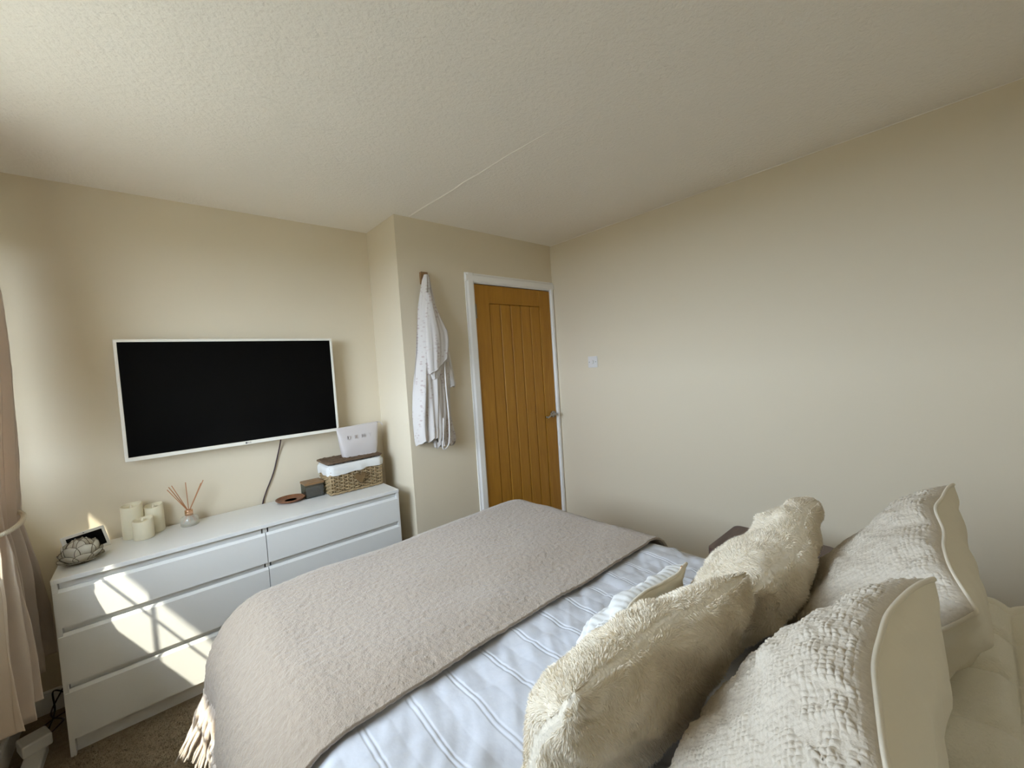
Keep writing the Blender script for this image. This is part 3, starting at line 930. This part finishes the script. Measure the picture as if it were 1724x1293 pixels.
zs = [2.000, 1.96, 1.78, 1.60, 1.45, 1.30, 1.13, 1.00, 0.965]
drape(zs, [1.862, 1.846, 1.806, 1.780, 1.762, 1.747, 1.736, 1.740, 1.746], [1.892, 1.897, 1.918, 1.945, 1.958, 1.960, 1.955, 1.940, 1.925],
      [0.012, 0.024, 0.034, 0.042, 0.048, 0.052, 0.055, 0.055, 0.052], [-0.465] * 2 + [-0.464] * 7, 4.0, 110, 110, 11, 0.018, 0.02)
drape([1.985, 1.80, 1.60, 1.42, 1.25, 1.10, 0.94, 0.918], [1.868, 1.868, 1.872, 1.872, 1.868, 1.862, 1.852, 1.856], [1.896, 1.935, 1.985, 2.000, 1.985, 1.980, 2.008, 2.000],
      [0.01, 0.02, 0.03, 0.034, 0.034, 0.036, 0.036, 0.034], [-0.462, -0.455, -0.452, -0.450, -0.452, -0.452, -0.452, -0.452], 5.0, 90, 110, 23, 0.010, 0.02, name='robe_back_panel')
drape([1.70, 1.62, 1.52, 1.40, 1.30, 1.283], [1.930, 1.94, 1.955, 1.970, 1.985, 1.992], [1.965, 1.985, 2.012, 2.030, 2.040, 2.036], [0.012, 0.018, 0.024, 0.026, 0.022, 0.02], [-0.447] * 6, 3.0, 50, 40, 31, 0.006, 0.01, name='far_sleeve', m='robe_plain')
drape([1.46, 1.42, 1.38, 1.345], [1.812, 1.815, 1.822, 1.838], [1.925, 1.915, 1.898, 1.878], [0.020, 0.020, 0.018, 0.014], [-0.508] * 4, 2.0, 50, 20, 47, 0.004, 0.004, name='inner_cuff')
drape([1.88, 1.80, 1.70, 1.62, 1.56, 1.50, 1.44, 1.425], [1.846, 1.832, 1.815, 1.806, 1.803, 1.803, 1.806, 1.812], [1.882, 1.902, 1.938, 1.966, 1.968, 1.962, 1.950, 1.946],
      [0.010, 0.016, 0.022, 0.026, 0.027, 0.026, 0.023, 0.021], [-0.500, -0.508, -0.516, -0.522, -0.525, -0.526, -0.526, -0.526], 2.2, 80, 70, 43, 0.0065, 0.006, name='near_sleeve', shear=0.75)
bl = smooth_path([(1.935, -0.51, 1.50), (1.925, -0.522, 1.30), (1.93, -0.522, 1.10), (1.925, -0.518, 0.96), (1.918, -0.505, 0.915), (1.895, -0.502, 0.900), (1.880, -0.505, 0.915), (1.882, -0.518, 0.98), (1.890, -0.522, 1.10)], 50)
w_ = []
for s in (-1, 1):
    w_.append(bl + np.array([s * 0.005, 0, 0]))
add('belt', *tube(bl, 0.005, 8), M['robe_plain'], rb, True)

# ------------------------------------------------------------------ curtain
cu = tag(thing('curtain', (0.08, -0.45, 0.33)), 'pale pink-beige curtain gathered by a cord at the window', 'curtain')

def curtain():
    nu, nv = 240, 130
    zt, zb = 2.20, 0.335
    kz = [2.20, 1.9, 1.5, 1.15, 1.0, 0.94, 0.88, 0.75, 0.55, 0.335]
    yn = [-0.74, -0.73, -0.71, -0.65, -0.605, -0.585, -0.595, -0.66, -0.72, -0.74]     # edge towards the camera
    yfar = [-0.17, -0.18, -0.21, -0.27, -0.315, -0.325, -0.305, -0.25, -0.20, -0.17]    # edge by the television wall
    xc = [0.085, 0.085, 0.085, 0.080, 0.078, 0.080, 0.085, 0.095, 0.10, 0.10]
    am = [0.035, 0.040, 0.045, 0.045, 0.040, 0.036, 0.040, 0.045, 0.050, 0.055]
    V = np.zeros((nu, nv, 3))
    u = np.linspace(0, 1, nu)
    for j in range(nv):
        z = zt + (zb - zt) * j / (nv - 1)
        I = lambda a: np.interp(-z, [-q for q in kz], a)
        ph = 2 * math.pi * (7.0 * u + 0.25 * np.sin(3 * u + 2.0 * z))
        f = np.sin(ph) + 0.35 * np.sin(2.3 * ph + 1.3 * z)
        V[:, j, 0] = I(xc) + I(am) * f * (0.75 + 0.25 * np.sin(7 * u + z))
        V[:, j, 1] = I(yn) + (I(yfar) - I(yn)) * u + 0.35 * I(am) * np.cos(ph) * (1 - (2 * u - 1) ** 8)
        V[:, j, 2] = z + (0.012 * np.sin(ph * 0.5 + 1) if j == nv - 1 else 0)
    V = V.reshape(-1, 3)
    n_ = fbm(V * [9, 9, 4], 2, 9)
    V[:, 0] += 0.008 * n_
    V[:, 0] = np.maximum(V[:, 0], 0.034)
    return V, gridF(nu, nv)
cv, cf = curtain()
co = add('curtain_cloth', cv, cf, M['curtain'], cu, True)
md = co.modifiers.new('thickness', 'SOLIDIFY')
md.thickness = 0.0018
a = np.linspace(0, 2 * math.pi, 60, endpoint=False)
lp = np.column_stack([0.082 + 0.062 * np.cos(a), -0.447 + 0.145 * np.sin(a), 0.945 + 0.030 * np.cos(a) * 0 - 0.045 * np.sin(a) * 0 + 0.012 * np.sin(a)])
tb_ = []
for ph in (0, 2.1, 4.2):
    P = lp.copy()
    P[:, 0] += 0.0045 * np.cos(a * 26 + ph) * np.cos(a)
    P[:, 1] += 0.0045 * np.cos(a * 26 + ph) * np.sin(a)
    P[:, 2] += 0.0045 * np.sin(a * 26 + ph)
    tb_.append(tube(P, 0.0042, 6, True))
# more points so the twist reads
def rope_loop(ctr, rx, ry, rz_, n=300, tw=34, r=0.0042):
    a = np.linspace(0, 2 * math.pi, n, endpoint=False)
    out = []
    for ph in (0, 2.094, 4.189):
        P = np.column_stack([ctr[0] + rx * np.cos(a) + r * np.cos(a * tw + ph) * np.cos(a), ctr[1] + ry * np.sin(a) + r * np.cos(a * tw + ph) * np.sin(a), ctr[2] + rz_ * np.sin(a) + r * np.sin(a * tw + ph)])
        out.append(tube(P, r, 6, True))
    return join(*out)
tag(add('tieback_cord', *rope_loop((0.084, -0.453, 0.955), 0.062, 0.142, 0.014), M['rope'], smooth=True), 'twisted cream cord tied round the curtain at the window', 'tieback')
rod = tag(thing('curtain_pole', (0.085, -1.20, 2.22)), 'white curtain pole with round ends above the window', 'curtain pole')
add('pole', *tube([(0.085, -2.35, 2.225), (0.085, -0.06, 2.225)], 0.014, 16), M['gloss_white'], rod, True)
for y in (-2.36, -0.05):
    add('finial', *lathe([(0.0, -0.02), (0.012, -0.016), (0.02, 0.0), (0.012, 0.016), (0.0, 0.02)], (0.085, y, 2.225), 20), M['gloss_white'], rod, True)
for y in (-2.25, -0.10):
    add('bracket', *join(box(0, 0.085, y - 0.008, y + 0.008, 2.20, 2.215, 0.002), box(0, 0.008, y - 0.02, y + 0.02, 2.18, 2.25, 0.002)), M['gloss_white'], rod)

# ------------------------------------------------------------------ power strip and cables in the corner
ps = tag(thing('power_strip', (0.085, -0.30, 0)), 'white extension lead with a plugged-in adapter on the carpet beside the chest', 'power strip')
add('strip_body', rotz(box(0.060, 0.118, -0.62, -0.30, 0.001, 0.038, 0.006)[0], (0.09, -0.4), -0.03), box(0.060, 0.118, -0.62, -0.30, 0.001, 0.038, 0.006)[1], M['white_plastic'], ps)
V, F = box(0.045, 0.125, -0.345, -0.265, 0.038, 0.085, 0.006)
add('plug_adapter', rotz(V, (0.085, -0.3), 0.35), F, M['white_plastic'], ps)
for k, pts in enumerate(([(0.11, -0.27, 0.05), (0.13, -0.20, 0.09), (0.12, -0.12, 0.14), (0.15, -0.06, 0.08), (0.17, -0.03, 0.02)],
                         [(0.12, -0.29, 0.055), (0.15, -0.22, 0.05), (0.14, -0.14, 0.02), (0.10, -0.08, 0.03), (0.15, -0.03, 0.12)],
                         [(0.07, -0.28, 0.004), (0.05, -0.18, 0.004), (0.09, -0.10, 0.004), (0.16, -0.05, 0.004)])):
    add('flex', *tube(smooth_path(pts, 30), 0.003, 7), M['cable'] if k else M['black'], ps, True)

# ------------------------------------------------------------------ bed
BT = 0.585
bed = tag(thing('bed', (1.42, -2.0, 0)), 'upholstered double bed standing with its foot towards the chest of drawers', 'bed')
add('divan_base', *box(0.76, 2.09, -3.06, -0.96, 0.03, 0.30, 0.02), M['divan'], bed)
add('mattress', *box(0.755, 2.095, -3.06, -0.955, 0.301, 0.545, 0.05, 4), M['mattress'], bed)
add('headboard', *box(0.72, 2.13, YR + 0.001, -3.065, 0.03, 1.02, 0.025, 3), M['headboard'], bed)
for x in (0.85, 2.0):
    for y in (-1.05, -2.95):
        add('leg', *lathe([(0.022, 0), (0.028, 0.03)], (x, y, 0), 16), M['dark'], bed)

XL0, XR0, YF0 = 0.81, 2.085, -0.965     # where the top starts to round off
RL, RR, RF = 0.19, 0.155, 0.155

def drape_over(u, v, lift):
    """flat cloth coordinates (u along x, v along y) laid over the bed"""
    eu = np.where(u < XL0, u - XL0, np.where(u > XR0, u - XR0, 0.0))
    ev = np.where(v > YF0, v - YF0, 0.0)
    e = np.hypot(eu, ev)
    du, dv = eu / np.maximum(e, 1e-9), ev / np.maximum(e, 1e-9)
    r = (np.where(eu < 0, RL, RR) * np.abs(du) + RF * np.abs(dv)) / np.maximum(np.abs(du) + np.abs(dv), 1e-9) + 1e-6
    r = r + lift
    q = e / r
    arc = q < math.pi / 2
    off = np.where(arc, r * np.sin(np.minimum(q, 1.6)), r + 0.03 * (e - r * math.pi / 2))
    drop = np.where(arc, r * (1 - np.cos(np.minimum(q, 1.6))), r + (e - r * math.pi / 2))
    x = np.clip(u, XL0, XR0) + du * off
    y = np.minimum(v, YF0) + dv * off
    z = BT + lift - drop
    N = np.stack([du * np.sin(np.minimum(q, math.pi / 2)), dv * np.sin(np.minimum(q, math.pi / 2)), np.cos(np.minimum(q, math.pi / 2))], -1)
    return np.stack([x, y, z], -1), N

def cloth(name, us, vs, lift, disp, m, parent=None, thick=None):
    U, Vv = np.meshgrid(us, vs, indexing='ij')
    P, N = drape_over(U.ravel(), Vv.ravel(), lift)
    d = disp(U.ravel(), Vv.ravel(), P)
    P = P + N * d[:, None]
    return P, N

def duvet_disp(u, v, P):
    k = (u - 0.83) / 0.118
    fr = np.abs(k - np.round(k)) * 0.118
    wig = 0.006 * vnoise(np.stack([v * 6, u * 3, u * 0], 1), 4)
    kk = (u + wig - 0.83) / 0.118
    fr = (kk - np.round(kk)) * 0.118
    tuck = -0.0020 * np.exp(-((np.abs(fr) - 0.006) / 0.0026) ** 2)
    w1 = fbm(np.stack([u * 5 + v * 2.5, v * 4, u * 0 + 2], 1), 3, 12)
    wx = 0.05 * vnoise(np.stack([u * 4, v * 4, u * 0], 1), 71)
    c1 = fbm(np.stack([(u * 0.35 + v + wx) * 24, (v * 0.35 - u) * 4.5, u * 0], 1), 2, 31)
    c2 = fbm(np.stack([(u - v * 0.8 + wx) * 20, (v + u * 0.8) * 4, u * 0 + 4], 1), 2, 57)
    crease = 0.0042 * c1 + 0.0036 * c2
    puff = 0.008 * (1 - (2 * np.abs(kk - np.round(kk))) ** 2)
    return tuck + puff * 0.3 + 0.008 * w1 + crease

us = np.linspace(XL0 - 0.36, XR0 + 0.42, 1000)
vs = np.linspace(-2.78, YF0 + 0.24, 330)
P, N = cloth('duvet', us, vs, 0.0, duvet_disp, None)
P[:, 2] = np.maximum(P[:, 2], 0.06)
tag(add('duvet', P, gridF(len(us), len(vs)), M['duvet'], smooth=True), 'white cotton duvet with pin-tucked lines spread over the bed', 'duvet')

def throw_disp(u, v, P):
    big = 0.010 * fbm(np.stack([u * 3, v * 3, u * 0], 1), 2, 50)
    fine = 0.0016 * fbm(np.stack([u * 100 + v * 20, v * 75, u * 0], 1), 2, 51)
    e = np.minimum(1, np.maximum(0, XL0 - 0.25 - u) / 0.2)
    fold = 0.020 * e * np.sin(v * 17 + 2 * vnoise(np.stack([v * 3, u * 2, u * 0], 1), 8))
    return big + fine + fold

us = np.linspace(XL0 - 0.395, XR0 + 0.40, 460)
vs = np.linspace(-1.795, YF0 + 0.25, 330)
TL = 0.024
P, N = cloth('throw', us, vs, TL, throw_disp, None)
th = tag(thing('throw_blanket', (1.42, -1.3, 0.2)), 'fringed beige wool throw laid across the foot of the bed', 'throw')
# near edge is slightly wavy
tb2 = add('woven_cloth', P, gridF(len(us), len(vs)), M['throw'], th, True)
md = tb2.modifiers.new('thickness', 'SOLIDIFY')
md.thickness = 0.010
md.offset = -1
# fringe along the hem on the window side
hem = P.reshape(len(us), len(vs), 3)[0]
hn = N.reshape(len(us), len(vs), 3)[0]
frp = random.Random(3)
for k in range(130):
    f = (k + 0.5) / 130 * (len(vs) - 1)
    i = int(f)
    p = hem[i] * (1 - (f - i)) + hem[min(i + 1, len(vs) - 1)] * (f - i)
    nn = hn[i].copy()
    nn[2] = 0
    L = 0.165 * frp.uniform(0.8, 1.15)
    L = min(L, p[2] - 0.02)
    if L < 0.02:
        continue
    t = np.linspace(0, 1, 9)
    ph = frp.uniform(0, 6)
    sway = frp.uniform(-0.03, 0.03)
    out = (0.02 + 0.06 * min(1, max(0, (p[1] + 1.25) / 0.3))) * frp.uniform(0.5, 1.25)
    path = np.column_stack([p[0] + 0.006 * np.sin(t * 9 + ph) - out * t ** 1.2 - nn[0] * 0.006,
                            p[1] + sway * t + 0.005 * np.sin(t * 8 + ph + 1), p[2] + 0.012 - (L + 0.012) * t])
    add('fringe_tassel', *tube(path, 0.0062 * (0.8 + 0.5 * np.sin(t * 3.0 + 0.3)) * (1 - 0.45 * t ** 3), 6), M['fringe'], th, True)

# ------------------------------------------------------------------ bedside table
nt_ = tag(thing('bedside_table', (2.463, -2.15, 0)), 'dark walnut bedside table between the bed and the right wall', 'bedside table')
def rrect(x0, x1, y0, y1, r, n=6):
    P = []
    for cx, cy, a0 in ((x1 - r, y1 - r, 0), (x0 + r, y1 - r, 90), (x0 + r, y0 + r, 180), (x1 - r, y0 + r, 270)):
        for k in range(n + 1):
            a = math.radians(a0 + 90 * k / n)
            P.append((cx + r * math.cos(a), cy + r * math.sin(a)))
    return P
add('table_top', *prism(rrect(2.295, 2.625, -2.345, -1.945, 0.03), 0.515, 0.55, 'z', 0.004), M['darkwood'], nt_)
add('cabinet', *box(2.310, 2.610, -2.325, -1.965, 0.22, 0.514, 0.003), M['darkwood'], nt_)
dw = add('drawer_front', *box(2.325, 2.595, -1.966, -1.952, 0.25, 0.495, 0.003), M['darkwood'], nt_)
add('drawer_knob', *tube([(2.46, -1.953, 0.37), (2.46, -1.93, 0.37)], [0.007, 0.013], 14), M['steel'], dw, True)
for x in (2.33, 2.59):
    for y in (-1.985, -2.305):
        add('leg', *tube([(x, y, 0), (x, y, 0.22)], [0.012, 0.019], 12), M['darkwood'], nt_, True)

# ------------------------------------------------------------------ cushions
def cushion_frame(far, near, bottom_y, bottom_z, w, h):
    far, near = np.array(far, float), np.array(near, float)
    wv = (far - near) / np.linalg.norm(far - near)
    tm = (far + near) / 2
    bm_ = np.array([tm[0], bottom_y, bottom_z])
    hv = tm - bm_
    hv -= wv * (hv @ wv)
    hl = np.linalg.norm(hv)
    hv /= hl
    nv_ = np.cross(hv, wv)          # towards the foot of the bed
    if nv_[1] < 0:
        nv_ = -nv_
    return (tm + bm_) / 2, wv, hv, nv_, hl

def cushion_pt(fr, w, h, u, v, T, side, seed, pinch=0.10, seam=0.018, lump=0.012, exp=0.62, sag=0.25, bend=0.0, gather=0.0025, rnd=0.0):
    c, wv, hv, nv_, _ = fr
    x = w / 2 * u * (1 - pinch * (1 - v * v) * np.abs(u) ** 3)
    y = h / 2 * v * (1 - pinch * (1 - u * u) * np.abs(v) ** 3)
    cr = 1 - rnd * (u * v) ** 4
    x, y = x * cr, y * cr
    t = T * ((1 - np.abs(u) ** 2.3) * (1 - np.abs(v) ** 2.3)).clip(0, 1) ** exp * (1 - sag * v)
    q = np.stack([u * 1.6, v * 1.6, np.full_like(u, 3.1)], -1)
    s = seam * fbm(q, 2, seed) + bend * (1 - u * u) * np.abs(v) ** 3
    edge = 1 - np.minimum(1 - np.abs(u), 1 - np.abs(v))
    ql = np.stack([u * 3.2, v * 3.2, np.full_like(u, side * 2.0)], -1)
    rad = np.arctan2(v, u)
    # gathers that run in from the seam
    per = np.where(np.abs(u) > np.abs(v), v, u)
    g = np.sin(per * 17 + 3 * fbm(np.stack([per * 3, u * 0 + side, v * 0], -1), 2, seed + 3)) * np.clip((edge - 0.45) / 0.4, 0, 1) * np.clip((1 - edge) / 0.12, 0, 1)
    t = t * (1 + 0.0) + (1 - edge.clip(0, 1)) ** 0.4 * lump * fbm(ql, 2, seed + 9) + gather * g
    t = np.where(edge > 0.9999, 0, np.maximum(t, 0))
    return c + wv * x[:, None] + hv * y[:, None] + nv_ * (s + side * t)[:, None]

def spread(n):
    s_ = np.linspace(-1, 1, n)
    return 0.35 * s_ + 0.65 * np.sin(s_ * math.pi / 2)      # denser towards the seam


def cushion_panel(fr, w, h, n, T, side, **k):
    u = spread(n)
    U, Vv = np.meshgrid(u, u, indexing='ij')
    return cushion_pt(fr, w, h, U.ravel(), Vv.ravel(), T, side, **k), gridF(n, n) if side > 0 else gridF(n, n)[:, ::-1]

def seam_path(fr, w, h, n=70, **k):
    e = np.linspace(-1, 1, n, endpoint=False)
    one = np.ones(n)
    u = np.concatenate([e, one, -e, -one])
    v = np.concatenate([one, -e, -one, e])
    return cushion_pt(fr, w, h, u, v, 0.0, 0, **k)

def normals(P, n):
    G = P.reshape(n, n, 3)
    a = np.gradient(G, axis=0)
    b = np.gradient(G, axis=1)
    N = np.cross(a, b)
    N /= np.linalg.norm(N, axis=-1)[..., None] + 1e-12
    return N.reshape(-1, 3)

def woven_cushion(fr, w, h, n, seed, label, T1=0.105, T2=0.145, name='woven_cushion'):
    k = dict(seed=seed, pinch=0.09, seam=0.016, lump=0.014, sag=0.25, bend=0.035, exp=0.46, rnd=0.02)
    t = tag(thing(name, tuple(fr[0] - fr[2] * h / 2)), label, 'cushion', 'chunky weave cushions')
    P, F = cushion_panel(fr, w, h, n, T1, 1, **k)
    N = normals(P, n)
    if N.mean(0) @ fr[3] < 0:
        N = -N
    g = spread(n)
    U, Vv = np.meshgrid(g, g, indexing='ij')
    G = P.reshape(n, n, 3)
    X = np.concatenate([np.zeros((1, n)), np.cumsum(np.linalg.norm(np.diff(G, axis=0), axis=2), 0)], 0)
    Y = np.concatenate([np.zeros((n, 1)), np.cumsum(np.linalg.norm(np.diff(G, axis=1), axis=2), 1)], 1)
    X, Y = (X - X[n // 2:n // 2 + 1, :]).ravel(), (Y - Y[:, n // 2:n // 2 + 1]).ravel()   # lengths along the cloth
    cell = 0.0090
    jx = 0.0022 * vnoise(np.stack([X * 60, Y * 60, X * 0], 1), seed + 40)
    jy = 0.0022 * vnoise(np.stack([X * 60, Y * 60, X * 0 + 7], 1), seed + 41)
    a, b = (X + jx) / cell, (Y + jy) / cell
    par = (np.floor(a) + np.floor(b)) % 2
    fa, fb = np.abs(a - np.floor(a) - 0.5) * 2, np.abs(b - np.floor(b) - 0.5) * 2
    hgt = np.where(par > 0.5, (1 - fa ** 2.5) * (1 - 0.35 * fb ** 2), (1 - fb ** 2.5) * (1 - 0.35 * fa ** 2))
    nub = 0.7 + 0.8 * fbm(np.stack([X * 90, Y * 90, X * 0], 1), 2, seed + 42)
    edge = np.clip((1 - np.maximum(np.abs(U), np.abs(Vv)).ravel()) * 18, 0, 1)
    P = P + N * (0.0030 * hgt * nub * edge)[:, None]
    add('front_panel', P, F, M['weave'], t, True)
    P, F = cushion_panel(fr, w, h, 70, T2, -1, **k)
    add('back_panel', P, F, M['cushion_cotton'], t, True)
    add('piping', *tube(seam_path(fr, w, h, **k), 0.0040, 8, True), M['piping'], t, True)
    return t

def fur_cushion(fr, w, h, seed, label, nh, T1=0.080, T2=0.080):
    k = dict(seed=seed, pinch=0.07, seam=0.018, lump=0.016, sag=0.12, gather=0.004, rnd=0.07, exp=0.42)
    t = tag(thing('fur_cushion', tuple(fr[0] - fr[2] * h / 2)), label, 'cushion', 'faux fur cushions')
    n = 90
    for side, T in ((1, T1), (-1, T2)):
        P, F = cushion_panel(fr, w, h, n, T, side, **k)
        N = normals(P, n)
        if (N @ fr[3]).mean() * side < 0:
            N = -N
        base = add('front_cover' if side > 0 else 'back_cover', P, F, M['fur_base'], t, True)
        # pile
        r = np.random.default_rng(seed + side)
        u, v = (np.clip(0.35 * q_ + 0.65 * np.sin(q_ * math.pi / 2), -0.997, 0.997) for q_ in (r.uniform(-1, 1, nh), r.uniform(-1, 1, nh)))
        q = cushion_pt(fr, w, h, u, v, T, side, **k)
        sg = spread(n)
        ui, vi = np.clip(np.searchsorted(sg, u), 1, n - 2), np.clip(np.searchsorted(sg, v), 1, n - 2)
        Nn = N[ui * n + vi]
        comb = fr[1] * 0.35 - fr[2] * 0.6
        swirl = np.stack([fbm(np.stack([u * 4, v * 4, u * 0 + z], 1), 2, seed + 70) for z in (0, 5, 9)], 1)
        d = Nn * 1.0 + comb * 0.7 + swirl * 1.1 + r.normal(0, 0.22, (nh, 3))
        d -= Nn * np.minimum(0, (d * Nn).sum(1) - 0.35)[:, None]
        d /= np.linalg.norm(d, axis=1)[:, None]
        L = 0.0090 * r.uniform(0.6, 1.15, nh)
        bend = comb * 0.35 + np.array([0, 0, -0.25])
        m1 = q + d * (L * 0.55)[:, None]
        m2 = q + d * L[:, None] + bend * (L * 0.45)[:, None]
        sd_ = np.cross(d, r.normal(0, 1, (nh, 3)))
        sd_ /= np.linalg.norm(sd_, axis=1)[:, None] + 1e-9
        wd_ = 0.00055
        V = np.stack([q - sd_ * wd_, q + sd_ * wd_, m1 + sd_ * wd_ * 0.8, m1 - sd_ * wd_ * 0.8, m2], 1).reshape(-1, 3)
        i0 = np.arange(nh)[:, None] * 5
        tri = np.concatenate([i0 + [0, 1, 2], i0 + [0, 2, 3], i0 + [3, 2, 4]], 0)
        stuff(add('fur_pile', V, tri, M['fur'], base))
    return t

woven_cushion(cushion_frame((1.475, -2.68, 0.985), (0.955, -2.685, 0.985), -2.45, 0.622, 0.52, 0.48), 0.54, 0.47, 400, 5,
              'chunky cream weave cushion with piped edge on the window half of the bed')
woven_cushion(cushion_frame((2.065, -2.680, 1.010), (1.560, -2.725, 0.925), -2.47, 0.622, 0.52, 0.48), 0.54, 0.46, 300, 8,
              'chunky cream weave cushion with piped edge on the bedside-table half of the bed')
fur_cushion(cushion_frame((1.455, -2.415, 0.925), (0.945, -2.355, 0.925), -2.215, 0.617, 0.5, 0.44), 0.53, 0.38, 15,
            'cream faux fur cushion standing in front of the weave cushion on the window half', 42000)
fur_cushion(cushion_frame((2.010, -2.425, 0.940), (1.520, -2.405, 0.850), -2.235, 0.617, 0.5, 0.42), 0.52, 0.37, 21,
            'cream faux fur cushion slumped beside the bedside table', 36000, T1=0.102, T2=0.085)
# small lumbar cushion
k = dict(seed=33, pinch=0.06, seam=0.012, lump=0.012, sag=0.2, rnd=0.05, exp=0.45)
fr = cushion_frame((1.660, -2.180, 0.790), (1.255, -2.155, 0.780), -2.075, 0.605, 0.42, 0.24)
lu = tag(thing('lumbar_cushion', tuple(fr[0] - fr[2] * 0.12)), 'small white ribbed lumbar cushion with zip tucked in front of the fur cushions', 'cushion')
n = 120
P, F = cushion_panel(fr, 0.42, 0.215, n, 0.055, 1, **k)
N = normals(P, n)
if N.mean(0) @ fr[3] < 0:
    N = -N
g = spread(n)
U, Vv = np.meshgrid(g, g, indexing='ij')
P = P + N * (0.0009 * np.sin(U.ravel() * 0.21 / 0.004 * 1.2))[:, None]
add('front_panel', P, F, M['liner'], lu, True)
P, F = cushion_panel(fr, 0.42, 0.215, 50, 0.045, -1, **k)
add('back_panel', P, F, M['cushion_cotton'], lu, True)
sp = seam_path(fr, 0.42, 0.215, **k)
add('piping', *tube(sp, 0.0042, 8, True), M['piping'], lu, True)
zc = sp[int(70 * 0.90)] + fr[3] * 0.004
a = np.linspace(0, 2 * math.pi, 20, endpoint=False)
add('zip_pull', *tube(np.column_stack([zc[0] + 0.006 * np.cos(a), np.full(20, zc[1] - 0.004), zc[2] - 0.004 + 0.011 * np.sin(a)]), 0.0013, 6, True), M['rosegold'], lu, True)

# sleeping pillows with box-quilted plush covers, lying flat behind the cushions
def quilted_pillow(x0, x1, y0, y1, z0, T, label):
    nx, ny = 160, 90
    t = tag(thing('quilted_pillow', ((x0 + x1) / 2, (y0 + y1) / 2, z0)), label, 'pillow', 'quilted plush pillows')
    u, v = np.linspace(-1, 1, nx), np.linspace(-1, 1, ny)
    U, Vv = np.meshgrid(u, v, indexing='ij')
    U, Vv = U.ravel(), Vv.ravel()
    X = (x0 + x1) / 2 + (x1 - x0) / 2 * U * (1 - 0.03 * (1 - Vv ** 2))
    Y = (y0 + y1) / 2 + (y1 - y0) / 2 * Vv * (1 - 0.04 * (1 - U ** 2))
    prof = ((1 - np.abs(U) ** 5) * (1 - np.abs(Vv) ** 4)).clip(0, 1) ** 0.55
    qx, qy = (X - 1.765) / 0.163, (Y + 2.79) / 0.163
    dx, dy = np.abs(qx - np.round(qx)), np.abs(qy - np.round(qy))
    q = 0.030 * (np.minimum(1, dx / 0.16) ** 0.6 * np.minimum(1, dy / 0.16) ** 0.6 - 1)
    Z = z0 + T * 0.42 + T * 0.58 * prof + q * prof + 0.006 * fbm(np.stack([X * 6, Y * 6, X * 0], 1), 2, 77) * prof
    add('top_cover', np.column_stack([X, Y, Z]), gridF(nx, ny), M['quilt'], t, True)
    Z2 = z0 + T * 0.42 - T * 0.42 * prof
    add('under_cover', np.column_stack([X, Y, Z2]), gridF(nx, ny)[:, ::-1], M['quilt'], t, True)

quilted_pillow(0.80, 1.478, -3.05, -2.66, 0.602, 0.130, 'cream box-quilted plush pillow lying flat on the window side of the bed')
quilted_pillow(1.485, 2.20, -3.05, -2.66, 0.602, 0.130, 'cream box-quilted plush pillow lying flat on the bedside-table side of the bed')

# ------------------------------------------------------------------ carpet pile where the carpet shows close by
r = np.random.default_rng(4)
nh = 26000
px, py = r.uniform(0.02, 0.95, nh), r.uniform(-1.35, -0.40, nh)
q = np.column_stack([px, py, np.zeros(nh)])
d = np.column_stack([r.normal(0, 0.5, nh), r.normal(0, 0.5, nh), np.ones(nh)])
d /= np.linalg.norm(d, axis=1)[:, None]
L = r.uniform(0.004, 0.009, nh)
sd_ = np.cross(d, r.normal(0, 1, (nh, 3)))
sd_ /= np.linalg.norm(sd_, axis=1)[:, None]
V = np.stack([q - sd_ * 0.0016, q + sd_ * 0.0016, q + d * L[:, None]], 1).reshape(-1, 3)
cp = add('carpet_pile', V, np.arange(nh * 3).reshape(-1, 3), M['carpet'], bpy.data.objects['floor'])
stuff(cp)
